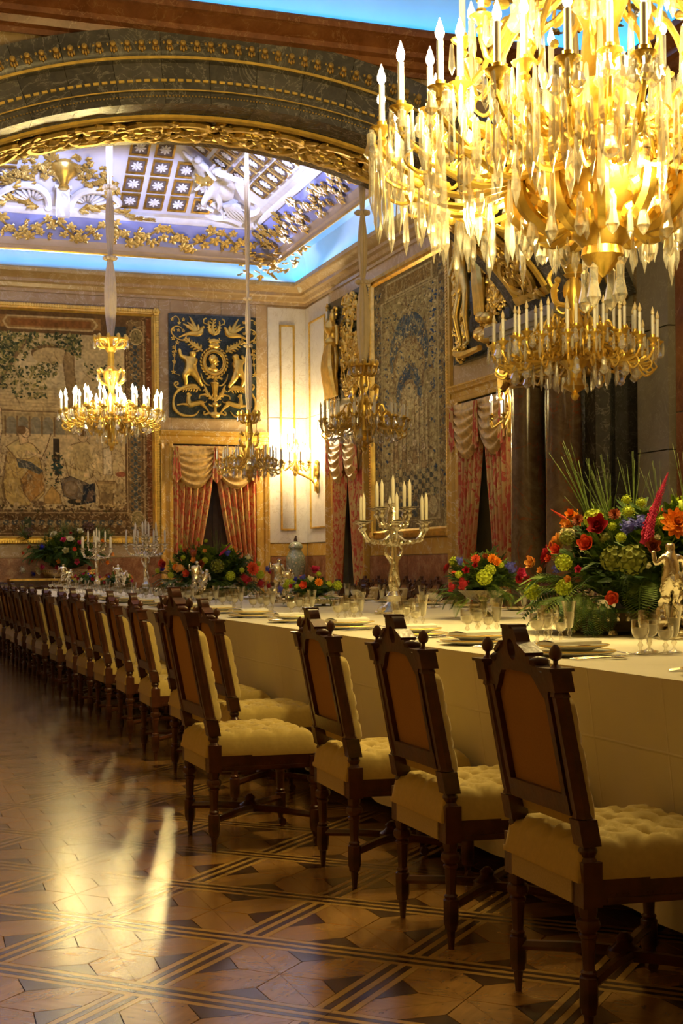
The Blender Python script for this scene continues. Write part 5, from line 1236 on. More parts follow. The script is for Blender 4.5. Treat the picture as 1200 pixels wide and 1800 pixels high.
def chandelier(label, x, y, zc, rings, body, lit, strap, drops, scale=1.0, crown=None, crest=False, lights=()):
    t = thing('chandelier', label, 'chandelier', T(x, y, zc), 'crystal chandeliers'); rr = random.Random(int(x*100+y*10))
    obj('stem', G().lathe([(r, z) for r, z in body], 20), gold, t)
    dm = [m_drop[0], m_drop[1], m_pear]
    nd = 0
    for (Rr, dz, n, a0, r0, zr) in rings:
        am = arm_mesh(r0, Rr, zr, True, scale).mesh('arm', gold)
        for k in range(n):
            a = a0+2*pi*k/n; Mr = T(0, 0, dz) @ RZ(a); mk('arm', am, t, Mr)
            c = mk('candle', m_candle, t, Mr @ T(Rr, 0, .03*scale) @ SC(scale)); mk('flame_bulb', m_bon if lit else m_boff, c, T(0, 0, .152) @ SC(1.45 if lit and scale <= 1 else 1.2 if lit else 1))
            for j in range(drops):
                if nd >= 288: break
                b = 2*pi*j/max(1, drops)+rr.uniform(-.3, .3); q_ = rr.choice(dm) if drops > 2 else dm[k % 3]
                mk('crystal_drop', q_, t, Mr @ T(Rr+.046*scale*cos(b), .046*scale*sin(b), -.005) @ RZ(rr.uniform(0, 3)) @ SC(scale*rr.uniform(.8, 1.15))); nd += 1
    # lower basket and inner garlands of drops
    zlow = min(z for r, z in body); Rm = rings[0][0]
    for (rad, z, n, s, me) in ((.30*Rm, zlow+.23*scale, 10, .9, m_drop[1]), (.52*Rm, rings[0][5]-.12*scale, 14, 1.1, m_drop[0]), (.75*Rm, -.15*scale, 14, 1.05, m_pear), (.20*Rm, zlow+.15*scale, 8, .6, m_drop[1])):
        for k in range(n):
            if nd >= 296: break
            a = 2*pi*k/n+.2; mk('crystal_drop', me, t, T(rad*cos(a), rad*sin(a), z) @ RZ(a) @ SC(scale*s*1.15)); nd += 1
    if crown:
        cr_, cz = crown; g = G().lathe([(cr_*.25, -.16), (cr_*.35, -.10), (cr_*.28, -.06), (cr_*.6, -.02), (cr_*.9, .0), (cr_*.92, .02), (cr_*.5, .02)], 20)
        for k in range(10): a = k*pi/5; g.ell((cr_*.9*cos(a), cr_*.9*sin(a), .03), (.03, .03, .045), 6, 4); stube(g, [(cr_*.3*cos(a), cr_*.3*sin(a), -.1), (cr_*.7*cos(a), cr_*.7*sin(a), -.09), (cr_*.95*cos(a), cr_*.95*sin(a), -.01)], [.01, .014, .008], 6, 5)
        o = obj('crown', g, gold, t, T(0, 0, cz))
        for k in range(12): a = k*pi/6; mk('crown_crystal', m_pear if k % 2 else m_drop[1], o, T(cr_*.98*cos(a), cr_*.98*sin(a), -.01) @ RZ(a) @ SC(.8*scale))
        # middle brackets with drops
        g = G(); zm = cz*.52
        for k in range(6):
            a = k*pi/3+.3; M = RZ(a)
            b = G(); stube(b, [(.05, 0, zm-.14), (.13*scale+.03, 0, zm-.10), (.20*scale, 0, zm+.02), (.17*scale, 0, zm+.08), (.12*scale, 0, zm+.03)], [.016, .018, .014, .012, .014], 12, 6); b.ell((.19*scale, 0, zm+.05), (.03, .03, .02), 6, 4)
            obj('scroll_bracket', G().add(b, M), gold, t)
            mk('bracket_crystal', m_pear, t, M @ T(.20*scale, 0, zm+.02) @ SC(.9*scale)); mk('bracket_crystal', m_drop[1], t, M @ T(.10*scale, 0, zm-.05) @ SC(.8*scale))
    if crest:
        cz = .86; g = G(); CR = T(0, 0, .42) @ SC(.62) @ T(0, 0, -.86)
        g.ell((0, 0, cz), (.14, .05, .17), 12, 8); g.add(G().lathe([(.09, 0), (.13, .04), (.11, .06), (.15, .15), (.04, .19), (.03, .25)], 12), T(0, 0, cz+.16))
        for s in (-1, 1):
            stube(g, [(s*.08, 0, cz-.18), (s*.22, 0, cz-.14), (s*.25, 0, cz+.02), (s*.20, 0, cz+.10)], [.03, .04, .045, .03], 10, 6); g.ell((s*.2, 0, cz+.14), .045, 7, 5)
            for k in range(5): stube(g, [(s*.20, 0, cz), (s*(.28+.01*k), 0, cz+.07+.02*k), (s*(.31-.02*k), 0, cz+.16+.04*k)], [.02, .026, .008], 6, 5)
            stube(g, [(s*.05, -.02, cz-.22), (s*.15, -.03, cz-.28), (s*.22, -.02, cz-.20), (s*.12, -.02, cz-.16)], [.016, .016, .014, .01], 10, 5)
            stube(g, [(s*.08, 0, cz-.30), (s*.19, 0, cz-.40), (s*.16, 0, cz-.52), (s*.09, 0, cz-.46)], [.016, .018, .018, .014], 10, 5)
        g.box((0, 0, cz-.42), (.12, .09, .30)); obj('gilt_crest', g, gold, t, RZ(-YAW) @ CR)
    # pleated cloth sleeve over the chain, tied at intervals
    zb, ztop, knots, wr = strap; pts = [zb]+knots+[ztop]
    for i, (z0, z1) in enumerate(zip(pts, pts[1:])):
        L = z1-z0; w = wr if i == 0 else wr*.72; pr = []
        for k in range(13): u = k/12; pr.append((max(.012, (.35+.65*sin(min(1, u*1.7+.12)*pi/2 if u < .5 else min(1, (1-u)*2.1+.05)*pi/2))*w), z0+L*u))
        obj('chain_sleeve', G().lathe(pr, 20, flute=.20), strapm, t)
        if i < len(pts)-2:
            g = G()
            for k in range(9): a = k*2*pi/9; g.ell((wr*.75*cos(a), wr*.75*sin(a), 0), (wr*.5, wr*.3, wr*.38), 6, 4, RZ(a))
            obj('ruffle', g, strapm, t, T(0, 0, z1))
    for (lx, ly, lz, p) in lights: lamp('POINT', (lx, ly, lz), p, WARM, .05, name='bulb_light', parent=t)
    return t
sB = lambda zl, zt_: [(0, zl), (.02, zl+.01), (.035, zl+.04), (.02, zl+.06), (.07, zl+.09), (.10, zl+.11), (.08, zl+.14), (.05, zl+.17), (.06, -.18), (.12, -.12), (.10, -.04), (.05, .04), (.08, .16), (.05, .24), (.035, .3), (.06, .40), (.04, .5), (.03, zt_)]
# small unlit pair, the far one and the one before the right tapestry
chandelier('small unlit gilt and crystal chandelier hanging before the back doorway', 5.2, 18.9, 2.63,
           [(.46, 0, 14, 0, .10, .02), (.33, .04, 10, .2, .08, .06)], sB(-.30, .66), False, (.64, 4.76, [1.62, 2.28], .055), 3, .75, crown=(.16, .64))
chandelier('unlit gilt and crystal chandelier before the left edge of the right tapestry', 5.2, 14.2, 2.73,
           [(.47, 0, 14, .1, .10, .02), (.34, .04, 10, .3, .08, .06)], sB(-.34, .66), False, (.60, 4.03, [1.50, 2.25], .075), 3, .8, crown=(.16, .58))
chandelier('unlit crystal chandelier with a gilt crest on its stem, before the marble columns', 5.2, 9.5, 2.82,
           [(.62, 0, 20, .05, .12, .0), (.46, .07, 14, .2, .10, .04), (.30, .10, 8, .1, .08, .06)], sB(-.42, 1.3), False, (1.34, 4.56, [2.6], .06), 3, .95, crest=True)
L1 = [(.68*cos(a), .68*sin(a), .20, P_FAR*.42) for a in [.15+i*2*pi/7 for i in range(7)]]
chandelier('lit chandelier with a tall crowned stem hanging before the large left tapestry', 3.28, 18.95, 3.27,
           [(.68, 0, 20, 0, .12, -.02), (.50, .06, 14, .2, .10, .02), (.32, -.06, 10, .1, .08, -.04)], sB(-.53, 1.0)[:-3]+[(.10, .45), (.12, .55), (.05, .62), (.04, .9), (.08, .98)], True, (1.02, 5.44, [2.10, 3.06], .085), 3, 1.0, crown=(.24, .98), lights=L1)
# the great lit chandelier close to the camera
L5 = [(1.0*cos(a), 1.0*sin(a), .16, P_NEAR) for a in [.5+i*pi/3 for i in range(6)]] + [(.45*cos(a), .45*sin(a), -.28, P_NEAR*.6) for a in (.3, 2.4, 4.5)]
body5 = [(0, -.66), (.03, -.64), (.07, -.60), (.10, -.56), (.09, -.52), (.14, -.47), (.15, -.42), (.12, -.38), (.17, -.36), (.26, -.28), (.30, -.20), (.24, -.14), (.14, -.08), (.10, .05), (.16, .15), (.18, .22), (.10, .32), (.08, .5), (.13, .62), (.06, .8), (.05, 1.5)]
ch5 = chandelier('great lit chandelier with many crystal drops filling the upper right corner', 3.28, 5.72, 3.14,
                 [(1.03, 0, 22, .07, .24, -.12), (.80, .10, 14, .2, .20, -.05), (.64, .45, 14, .1, .12, .30)], body5, True, (1.5, 5.52, [2.5], .1), 5, 1.12, crown=None, lights=L5)
rr = random.Random(2)
g = G()
for k in range(12):
    a = k*pi/6; M = RZ(a)
    b = G(); stube(b, [(.14, 0, -.40), (.26, 0, -.46), (.40, 0, -.36), (.42, 0, -.22), (.33, 0, -.18), (.29, 0, -.26)], [.022, .032, .035, .03, .024, .03], 18, 6)
    for j in range(5): b.ell((.28+.03*j, (.03 if j % 2 else -.03), -.42+.05*j), (.05, .03, .03), 6, 4, RYm(-.8))
    b.ell((.36, 0, -.14), (.06, .06, .035), 8, 4); obj('acanthus_scroll', G().add(b, M), gold, ch5)
for k in range(4):
    a = k*pi/2+.2; mk('crystal_pendant', m_bigdrop, ch5, T(.12*cos(a)*(1 if k % 2 else .5), .12*sin(a), -.58) @ RZ(a) @ SC(.95))
for k in range(16):
    a = k*pi/8; mk('crystal_pendant', m_bigdrop, ch5, T(.36*cos(a), .36*sin(a), -.34) @ RZ(a) @ SC(.85)); 
for k in range(30):
    a = k*pi/15; mk('crystal_rod', m_drop[0], ch5, T(.62*cos(a), .62*sin(a), -.12) @ RZ(a) @ SC(1.8, None, 1.9)); 
for k in range(30):
    a = k*pi/15+.1; mk('crystal_rod', m_drop[0], ch5, T(.84*cos(a), .84*sin(a), -.14) @ RZ(a) @ SC(1.7, None, 1.7+.4*rr.random()))
for k in range(160):
    a = k*pi/80*1.0+rr.uniform(-.03, .03); q_ = rr.uniform(.86, 1.08); mk('crystal_rod', m_drop[0], ch5, T(q_*cos(a), q_*sin(a), rr.uniform(-.20, -.02)) @ RZ(a) @ SC(1.5, None, 1.2+.9*rr.random()))
for k in range(24):
    a = k*pi/12; mk('crystal_rod', m_drop[0], ch5, T(.50*cos(a), .50*sin(a), .36) @ RZ(a) @ SC(1.6)); mk('crystal_rod', m_drop[0], ch5, T(.38*cos(a+.1), .38*sin(a+.1), .22) @ RZ(a) @ SC(1.6))
fl = G()
for k in range(9): fl.ell((.05*cos(k*.698), .05*sin(k*.698), 0), (.045, .02, .015), 6, 4, RZ(k*.698))
flm5 = fl.ell((0, 0, .01), .025, 6, 4).mesh('gilt_rosette', gold)
for k in range(12): a = k*pi/6+.26; mk('gilt_rosette', flm5, ch5, RZ(a) @ T(.34, 0, -.08) @ RYm(1.2) @ SC(1.2)); mk('gilt_rosette', flm5, ch5, RZ(a) @ T(.62, 0, -.14) @ RYm(1.3))
# ---------------------------------------------------------------- wall sconces
def sconce(label, M, lit, p):
    t = thing('wall_sconce', label, 'sconce', M, 'gilt wall sconces')   # local x out of the wall
    g = G(); stube(g, [(.02, 0, -.42), (.05, .03, -.30), (.04, -.03, -.15), (.05, .02, .02), (.03, 0, .14)], [.02, .045, .05, .05, .03], 18, 7)
    for k in range(6): g.ell((.05, (.04 if k % 2 else -.04), -.35+k*.09), (.03, .05, .04), 6, 4)
    obj('back_plate', g, gold, t)
    g = G(); stube(g, [(.05, 0, -.30), (.12, 0, -.20), (.25, 0, -.13), (.40, 0, -.06), (.42, 0, .06), (.36, 0, .10)], [.018, .02, .02, .02, .022, .02], 18, 7); stube(g, [(.20, 0, -.15), (.14, 0, -.02), (.20, 0, .06), (.27, 0, .0), (.22, 0, -.05)], [.008, .01, .01, .01, .012], 12, 5); g.ell((.42, 0, -.08), (.04, .04, .06), 8, 5)
    obj('bracket_arm', g, gold, t)
    am = arm_mesh(.03, .24, .05, False, .8).mesh('arm', gold)
    for (z, r_, n, s) in ((.10, 1, 8, 1), (.42, .62, 6, 1)):
        for k in range(n):
            Mr = T(.40, 0, z) @ RZ(k*2*pi/n) @ SC(r_, r_, 1); mk('arm', am, t, Mr); c = mk('candle', m_candle, t, T(.40, 0, z) @ RZ(k*2*pi/n) @ T(.24*r_, 0, .02)); mk('flame_bulb', m_bon if lit else m_boff, c, T(0, 0, .152))
            mk('crystal_drop', m_drop[k % 2], t, T(.40, 0, z) @ RZ(k*2*pi/n) @ T(.28*r_, 0, -.02) @ SC(.7))
    obj('stem', G().lathe([(.02, -.1), (.05, -.02), (.03, .05), (.02, .2), (.04, .3), (.02, .42), (.03, .5)], 12, (.40, 0, 0)), gold, t)
    if p:
        for (a, b, c) in ((.40, .16, .32), (.40, -.16, .32), (.40, 0, .62)): lamp('POINT', (a, b, c), p, (1, .76, .42), .05, name='bulb_light', parent=t)
    return t
sconce('lit gilt sconce glowing on the cream panel beside the far corner', Matrix(((-1, 0, 0, RX-.03), (0, -1, 0, 22.68), (0, 0, 1, 2.82), (0, 0, 0, 1))), True, P_SCONCE)
sconce('lit gilt sconce on the right wall partly hidden by the first brown column', Matrix(((-1, 0, 0, RX-.02), (0, -1, 0, 14.45), (0, 0, 1, 2.75), (0, 0, 0, 1))), True, P_SCONCE*.12)
g = G().lathe([(.05, 0), (.05, .04), (.035, .06), (.03, .09), (.0, .10)], 12); tag(obj('smoke_detector', g, candlem, None, Matrix(((1, 0, 0, 7.28), (0, -1, 0, 23.05), (0, 0, -1, 6.0), (0, 0, 0, 1)))), 'small white detector fixed to the cornice near the far corner', 'detector')
# ================================================================ GLASSES, PLATES, CUTLERY
def shell(pr, n=18): return G().lathe(pr, n)
def glass_meshes(h, rb, hb, rf, name, straight=False):
    # h total, rb rim radius, hb bowl height, rf foot radius ; z up
    zb = h-hb
    if straight: bw = [(rb*.32, zb), (rb*.50, zb+hb*.10), (rb*.66, zb+hb*.4), (rb*.84, zb+hb*.75), (rb, h)]
    else: bw = [(rb*.25, zb), (rb*.62, zb+hb*.08), (rb*.92, zb+hb*.30), (rb*1.0, zb+hb*.55), (rb*.98, h)]
    bowl = shell(bw+[(r-.0012, z) for r, z in reversed(bw)], 20).mesh('bowl', glassm)
    cut = [(r-.0004+.0008, z) for r, z in bw if z <= zb+hb*.62]+[(bw[2][0]*1.01+.0005, zb+hb*.60)] 
    cm = shell(sorted(set(cut), key=lambda q: q[1]), 20).mesh('cut_pattern', cutglass)
    st = shell([(rf, 0), (rf, .003), (rf*.4, .008), (.005, .016), (.0045, zb*.45), (.011, zb*.62), (.008, zb*.75), (.0045, zb*.85), (rb*.27, zb+.002)], 14).mesh('stem', glassm)
    return bowl, cm, st
GL = {'large water goblet': (glass_meshes(.150, .040, .085, .034, 'a'), (.11, .03)), 'red wine glass': (glass_meshes(.135, .035, .078, .031, 'b'), (.065, -.035)),
      'tall flared champagne glass': (glass_meshes(.168, .031, .110, .031, 'c', True), (.15, -.06)), 'white wine glass': (glass_meshes(.122, .031, .070, .029, 'd'), (.0, -.085)),
      'small sherry glass': (glass_meshes(.108, .027, .060, .026, 'e'), (.085, -.115))}
protos = {}
def put_glass(kind, M, label, group, full):
    key = (kind, full)
    if key in protos: return dup(protos[key], M, label, group)
    b, c, s = GL[kind][0]; t = thing('drinking_glass', label, 'glass', M, group); mk('bowl', b, t); mk('cut_pattern', c, t)
    mk('stem', s, t); protos[key] = t; return t
pl = G().lathe([(.0, .0), (.085, .0), (.09, .004), (.145, .012), (.150, .015), (.150, .018), (.143, .017), (.09, .010), (.0, .009)], 40)
def rimring(r, z): return G().tube([(r*cos(a), r*sin(a), z) for a in [i*pi/20 for i in range(40)]], .0022, 5, closed=True)
m_charger = pl.mesh('plate_body', china); m_rim = rimring(.149, .018).mesh('gold_rim', gold); m_rim2 = rimring(.126, .034).mesh('gold_rim', gold)
m_plate2 = G().lathe([(.0, .0), (.07, .0), (.075, .004), (.122, .016), (.126, .02), (.120, .02), (.075, .008), (.0, .007)], 36).mesh('plate_body', china)
npk = G()
def nf(u, v): return ((u-.5)*.20, (v-.5)*.10, .010+.007*sin(v*pi)+.002*sin(u*14))
npk.grid(nf, 10, 10); npk.bb(-.10, .10, -.05, .05, .0, .011)
m_napkin = npk.mesh('napkin', napkinm)
def cutlery(kind):
    g = G()
    hd = [(0, 0, .004), (.03, 0, .005), (.07, 0, .008), (.11, 0, .006)]
    g.tube([(0, 0, .004), (.015, 0, .005), (.05, 0, .007), (.10, 0, .010), (.125, 0, .008)], [.004, .009, .006, .0035, .003], 6, flat=.35, up=(0, 0, 1))
    if kind == 'spoon': g.ell((.155, 0, .009), (.034, .020, .005), 12, 5)
    if kind == 'fork':
        g.prism([(.125, -.004), (.145, -.012), (.150, -.012), (.150, .012), (.145, .012), (.125, .004)], .006, .009, 'z')
        for k in range(4): g.box((.172, -.0105+.007*k, .009), (.046, .0028, .002))
    if kind == 'knife': g.prism([(.12, -.006), (.20, -.010), (.225, .0), (.215, .006), (.12, .005)], .006, .0075, 'z')
    return g.mesh(kind, silver)
m_cut = {k: cutlery(k) for k in ('fork', 'knife', 'spoon')}
NS = [3.35, 4.30, 5.08, 5.76, 6.62, 7.55, 8.45, 9.35, 10.2, 11.0, 11.8, 12.7, 13.6, 14.5, 15.3, 16.1, 16.9, 17.7, 18.5, 19.3, 20.1]
rr = random.Random(8)
wh = lambda i, n: 'at the %s place setting from the right, near side' % (ORD+['last'])[i]
for i, y in enumerate(NS):
    where = wh(i, 0)
    for kind in GL:
        dx, dy = GL[kind][1]
        lab = kind+' '+where
        put_glass(kind, T(2.58+dx+rr.uniform(-.006, .006), y+dy+.04, TZ+.0005) @ RZ(rr.uniform(0, 6)), lab, 'cut crystal glasses far down the near side' if i >= 9 else 'cut crystal glasses of the near place settings', i < 9)
    px = 2.335
    if i < 14:
        t = thing('charger_plate', 'white charger plate '+where, 'plate', T(px, y, TZ+.001), 'plates along the near side'); mk('plate_body', m_charger, t); mk('gold_rim', m_rim, t)
        t = thing('dinner_plate', 'stacked dinner plate '+where, 'plate', T(px, y, TZ+.0195), 'plates along the near side'); mk('plate_body', m_plate2, t); mk('gold_rim', m_rim2, t, T(0, 0, -.014))
        tag(mk('napkin', m_napkin, None, T(px-.005, y+.01, TZ+.0400) @ RZ(rr.uniform(-.2, .2)+.2)), 'folded white napkin '+where, 'napkin', 'folded napkins on the plates')
    if i < 9:
        for k, (kind, dx, dy, a, nm) in enumerate((('knife', -.11, -.185, 0, 'table knife'), ('spoon', -.10, -.215, -.05, 'soup spoon'), ('fork', -.10, .185, .03, 'table fork'), ('fork', -.08, .215, 0, 'small fork'), ('spoon', .185, -.09, pi/2+.1, 'dessert spoon'))):
            tag(mk(nm.split()[-1], m_cut[kind], None, T(px+dx, y+dy, TZ+.001) @ RZ(a+rr.uniform(-.03, .03))), 'silver %s%s %s' % (nm, '' if k != 3 else '', where), 'cutlery', 'silver cutlery of the near place settings')
FSY = [6.2+.84*k for k in range(16)]
for i, y in enumerate(FSY):
    where = 'on the far side of the table, %s setting from the right' % (ORD[i] if i else 'first')
    for kind in ('large water goblet', 'red wine glass', 'tall flared champagne glass', 'white wine glass'):
        dx, dy = GL[kind][1]; put_glass(kind, T(4.12-dx, y-dy, TZ+.0005) @ RZ(rr.uniform(0, 6)), kind+' '+where, 'cut crystal glasses on the far side of the table', False)
    t = thing('charger_plate', 'white plate '+where, 'plate', T(4.35, y, TZ+.001), 'plates along the far side'); mk('plate_body', m_charger, t); mk('gold_rim', m_rim, t)

# ================================================================ CANDELABRA
rC = random.Random(12)
def candelabrum(label, M):
    t = thing('candelabrum', label, 'candelabrum', M, 'silver candelabra')
    g = G().lathe([(.0, 0), (.13, 0), (.13, .015), (.11, .03), (.07, .05), (.045, .08), (.05, .12), (.03, .15)], 16); 
    for k in range(4): a = k*pi/2+.4; g.ell((.11*cos(a), .11*sin(a), .025), (.045, .03, .025), 7, 4, RZ(a))
    obj('foot', g, silver, t)
    g = figure(dict(hip=(0, 0, .28), belly=(.01, 0, .33), chest=(0, 0, .38), neck=(0, .0, .43), head=(.005, 0, .455), top=(0, 0, .48), ls=(-.045, 0, .395), le=(-.06, .0, .44), lh=(-.02, 0, .50), rs=(.045, 0, .395), re=(.06, 0, .44), rh=(.02, 0, .50), ll=(-.02, 0, .255), lk=(-.028, -.015, .20), la=(-.02, 0, .155), lf=(-.03, -.02, .15), rl=(.02, 0, .255), rk=(.03, -.01, .20), ra=(.02, .01, .155), rf=(.035, -.01, .15)), 1, False)
    G2 = G(); G2.v = g.v; G2.f = g.f
    # the figure's radii are life sized: rebuild at the stem's scale
    fg = figure({k: (x/.28, y/.28, z/.28) for k, (x, y, z) in dict(hip=(0, 0, .28), belly=(.004, 0, .315), chest=(0, 0, .36), neck=(0, .0, .40), head=(.003, 0, .425), top=(0, 0, .445), ls=(-.045, 0, .375), le=(-.065, .0, .42), lh=(-.03, 0, .47), rs=(.045, 0, .375), re=(.065, 0, .42), rh=(.03, 0, .47), ll=(-.02, 0, .255), lk=(-.035, -.02, .20), la=(-.02, 0, .15), lf=(-.03, -.02, .145), rl=(.02, 0, .255), rk=(.03, -.01, .20), ra=(.02, .01, .15), rf=(.035, -.01, .145)).items()}, .28*1.0, True)
    obj('figure_stem', fg, silver, t, ang=None)
    g = G().lathe([(.02, .13), (.035, .17), (.018, .24), (.028, .34), (.02, .44), (.03, .44), (.05, .46), (.06, .49), (.035, .52), (.03, .56), (.05, .60), (.035, .66), (.025, .70), (.04, .725)], 14)
    for k in range(14): a = rC.uniform(0, 6.28); g.ell((.05*cos(a), .05*sin(a), rC.uniform(.46, .64)), (.025, .012, .016), 6, 4, RZ(a))
    obj('stem', g, silver, t)
    def am(r, z0, z1):
        b = G(); stube(b, [(.03, 0, z0), (r*.4, 0, z0-.045), (r*.8, 0, z0-.035), (r, 0, z1-.05), (r, 0, z1-.02)], [.009, .011, .010, .009, .008], 14, 6)
        for k in range(4): b.ell((r*(.3+.18*k), .008*(-1)**k, z0-.055+.006*k), (.018, .012, .014), 5, 4)
        b.add(G().lathe([(.010, -.06), (.022, -.04), (.012, -.025), (.018, -.012), (.042, -.004), (.046, .0), (.016, .002), (.015, .014)], 14), T(r, 0, z1)); b.lathe([(.016, z1+.003), (.060, z1+.006), (.061, z1+.009), (.016, z1+.006)], 16, (r, 0, 0))
        for k in range(8): b.ell((r*(.15+.1*k), .012*(-1)**k, z0-.03-.02*sin(k*.45)), (.014, .010, .016), 5, 4)
        return b.mesh('arm', silver)
    lo, hi = am(.235, .52, .60), am(.13, .62, .69)
    for k in range(6): a = k*pi/3+.25; mk('arm', lo, t, RZ(a)); mk('candle', m_taper, t, RZ(a) @ T(.235, 0, .605))
    for k in range(4): a = k*pi/2+.6; mk('arm', hi, t, RZ(a)); mk('candle', m_taper, t, RZ(a) @ T(.13, 0, .695))
    mk('candle', m_taper, t, T(0, 0, .73)); return t
m_taper = G().lathe([(.0105, 0), (.0125, .10), (.012, .15), (.003, .178), (.001, .186)], 12).mesh('candle', candlem)
candelabrum('silver candelabrum with ivory candles, the large one in the middle of the photo', T(3.33, 8.55, TZ+.001))
cd0 = bpy.data.objects['candelabrum']
dup(cd0, T(3.33, 16.9, TZ+.001) @ RZ(.5), 'silver candelabrum with ivory candles before the gilt frame edge of the left tapestry')
dup(cd0, T(3.33, 20.6, TZ+.001) @ RZ(1.1), 'farthest silver candelabrum, before the big console bouquet on the left')
# silver figure groups
def silver_group(label, M, seed, H=.26):
    t = thing('silver_figurine', label, 'figurine', M, 'silver figure groups'); r2 = random.Random(seed); s = H/1.7
    obj('base', G().lathe([(0, 0), (.09, 0), (.09, .012), (.075, .02), (.08, .03), (.06, .045)], 14), silver, t)
    for (dx, sd) in ((-.025, 1), (.04, 2)):
        J = stand(0, 0, 1.75, 0, False); JJ = {}
        for k, (x, y, z) in J.items(): JJ[k] = (x+r2.uniform(-.05, .05)+(.3*(y-.9) if sd == 2 else 0), z*1.0+r2.uniform(-.03, .03), y*(1 if sd == 1 else .75))
        JJ['lh'] = (-.34, .1, 1.55 if sd == 1 else 1.0); JJ['le'] = (-.33, .05, 1.25 if sd == 1 else 1.1)
        obj('cast_figure', figure({k: (x/1.7, y/1.7, z/1.7) for k, (x, y, z) in JJ.items()}, s*1.7, True), silver, t, T(dx, 0, .045), ang=None)
    g = G()
    for k in range(34): a = r2.uniform(0, 6.28); zz = r2.uniform(0, .62)*H; w_ = .20*H*(1-.8*zz/H); g.ell((w_*cos(a), w_*.7*sin(a), .05+zz), (.03, .018, .034), 6, 4, RZ(a) @ RXm(r2.uniform(-1, 1)))
    obj('cast_drapery', g, silver, t); return t
# ================================================================ FLOWERS
def fm(name, c, var=.22, rough=.6): return simple(name, c, rough, 0, var, 25, 0, 60, .25)
FC = dict(lime=fm('lime_petals', (.42, .50, .03)), coral=fm('coral_petals', (.72, .09, .035)), crimson=fm('crimson_petals', (.34, .012, .022)), pink=fm('magenta_petals', (.58, .035, .12)), orange=fm('orange_petals', (.85, .24, .012)),
          blue=fm('blue_violet_petals', (.07, .07, .40)), white=fm('cream_petals', (.75, .70, .42)), olive=fm('olive_petals', (.17, .19, .025)), bronze=fm('bronze_petals', (.32, .07, .02)), peach=fm('peach_petals', (.80, .36, .08)), dblue=fm('deep_blue_petals', (.02, .02, .35)), brown=fm('dried_brown_petals', (.12, .06, .04)))
LEAFM = [fm('dark_green_leaves', (.04, .08, .015), .4), fm('mid_green_leaves', (.11, .17, .02), .4), fm('fern_green', (.05, .11, .025), .3), fm('fresh_green_blades', (.12, .17, .04), .3)]
def petal(L, w, cup=.3, n=3):
    g = G()
    def f(u, v): a = (u-.5)*2; ww = w*sin(min(1, v*1.15+.08)*pi)**.6 if v < .98 else w*.25; return (a*ww, v*L, cup*L*(v*v)+abs(a)*ww*.35)
    return g.grid(f, 3, n)
rF = random.Random(21)
def fl_poppy():
    g = G()
    for lay, (n, L, tilt) in enumerate(((5, 1.0, .75), (4, .8, 1.1))):
        for k in range(n): g.add(petal(L, .55, .35), RZ(k*2*pi/n+lay*.5+rF.uniform(-.1, .1)) @ RXm(tilt*.7))
    return g.ell((0, 0, .15), .16, 6, 4)
def fl_dahlia():
    g = G()
    for lay in range(4):
        n = 12-lay*2
        for k in range(n): g.add(petal(1-lay*.2, .30, .15, 2), T(0, 0, lay*.08) @ RZ(k*2*pi/n+lay*.3) @ RXm(.10+lay*.30))
    return g.ell((0, 0, .25), .14, 6, 4)
def fl_ball(n=46, s=.30, jit=.04, cup=.2):
    g = G(); p = petal(1, .55, cup, 2); g.ell((0, 0, 0), .72, 8, 6)
    for i in range(n):
        z = 1-2*(i+.5)/n
        if z < -.55: continue
        r = sqrt(1-z*z); a = i*2.399; d = Vector((r*cos(a), r*sin(a), z)); M = T(*(d*(.78+rF.uniform(-jit, jit)))) @ frame_to(d) @ RZ(rF.uniform(0, 6))
        for k in range(3): g.add(p, M @ RZ(k*2.09) @ RXm(.35) @ SC(s))
    return g
def fl_pompon(): return fl_ball(40, .24, .02, .5)
def fl_rose():
    g = G()
    for lay in range(5):
        n = 5
        for k in range(n): g.add(petal(.95-.12*lay, .50-.06*lay, .45, 3), T(0, 0, .03*lay) @ RZ(k*2*pi/n+lay*.6) @ RXm(.25+lay*.27))
    return g.ell((0, 0, .1), (.4, .4, .35), 8, 5)
def fl_spike():   # celosia plume: axis z, length 4
    g = G(); 
    for i in range(230):
        t = i/230; r = .27*(1-t)**.6*(.8+.5*rF.random()); a = i*2.399; g.ell((r*cos(a), r*sin(a), t*4), (.09*(1.2-t), .09*(1.2-t), .10*(1.2-t)), 4, 3)
    return g.tube([(0, 0, -.5), (0, 0, 3.9)], [.18, .04], 6)
def fl_cluster(n=44):
    g = G().ell((0, 0, 0), (.52, .52, .42), 7, 5)
    for i in range(n):
        d = Vector((rF.gauss(0, .45), rF.gauss(0, .45), rF.gauss(.1, .35))); d *= min(1, .66/max(.01, d.length)); M = T(*d) @ RZ(rF.uniform(0, 6)) @ RXm(rF.uniform(-1, 1))
        for k in range(5): g.add(petal(.20, .08, .2, 1), M @ RZ(k*1.257))
    return g
def fern():
    g = G(); pts = [(0, 0, 0), (0, .35, .12), (0, .7, .10), (0, 1.0, -.10)]; sp = spline(pts, 22); g.tube(sp, lerpl([.012, .004], 22), 4)
    for i, p in enumerate(sp[2:], 2):
        L = .26*sin(pi*(i/23)**.7)+.02
        for s in (-1, 1):
            q = Vector((s*L, L*.45, -.04)); m = p+q*.5; g.v += [tuple(p), tuple(m+Vector((0, .022, 0))), tuple(p+q), tuple(m-Vector((0, .022, 0)))]; b = len(g.v)-4; g.f.append((b, b+1, b+2, b+3))
    return g
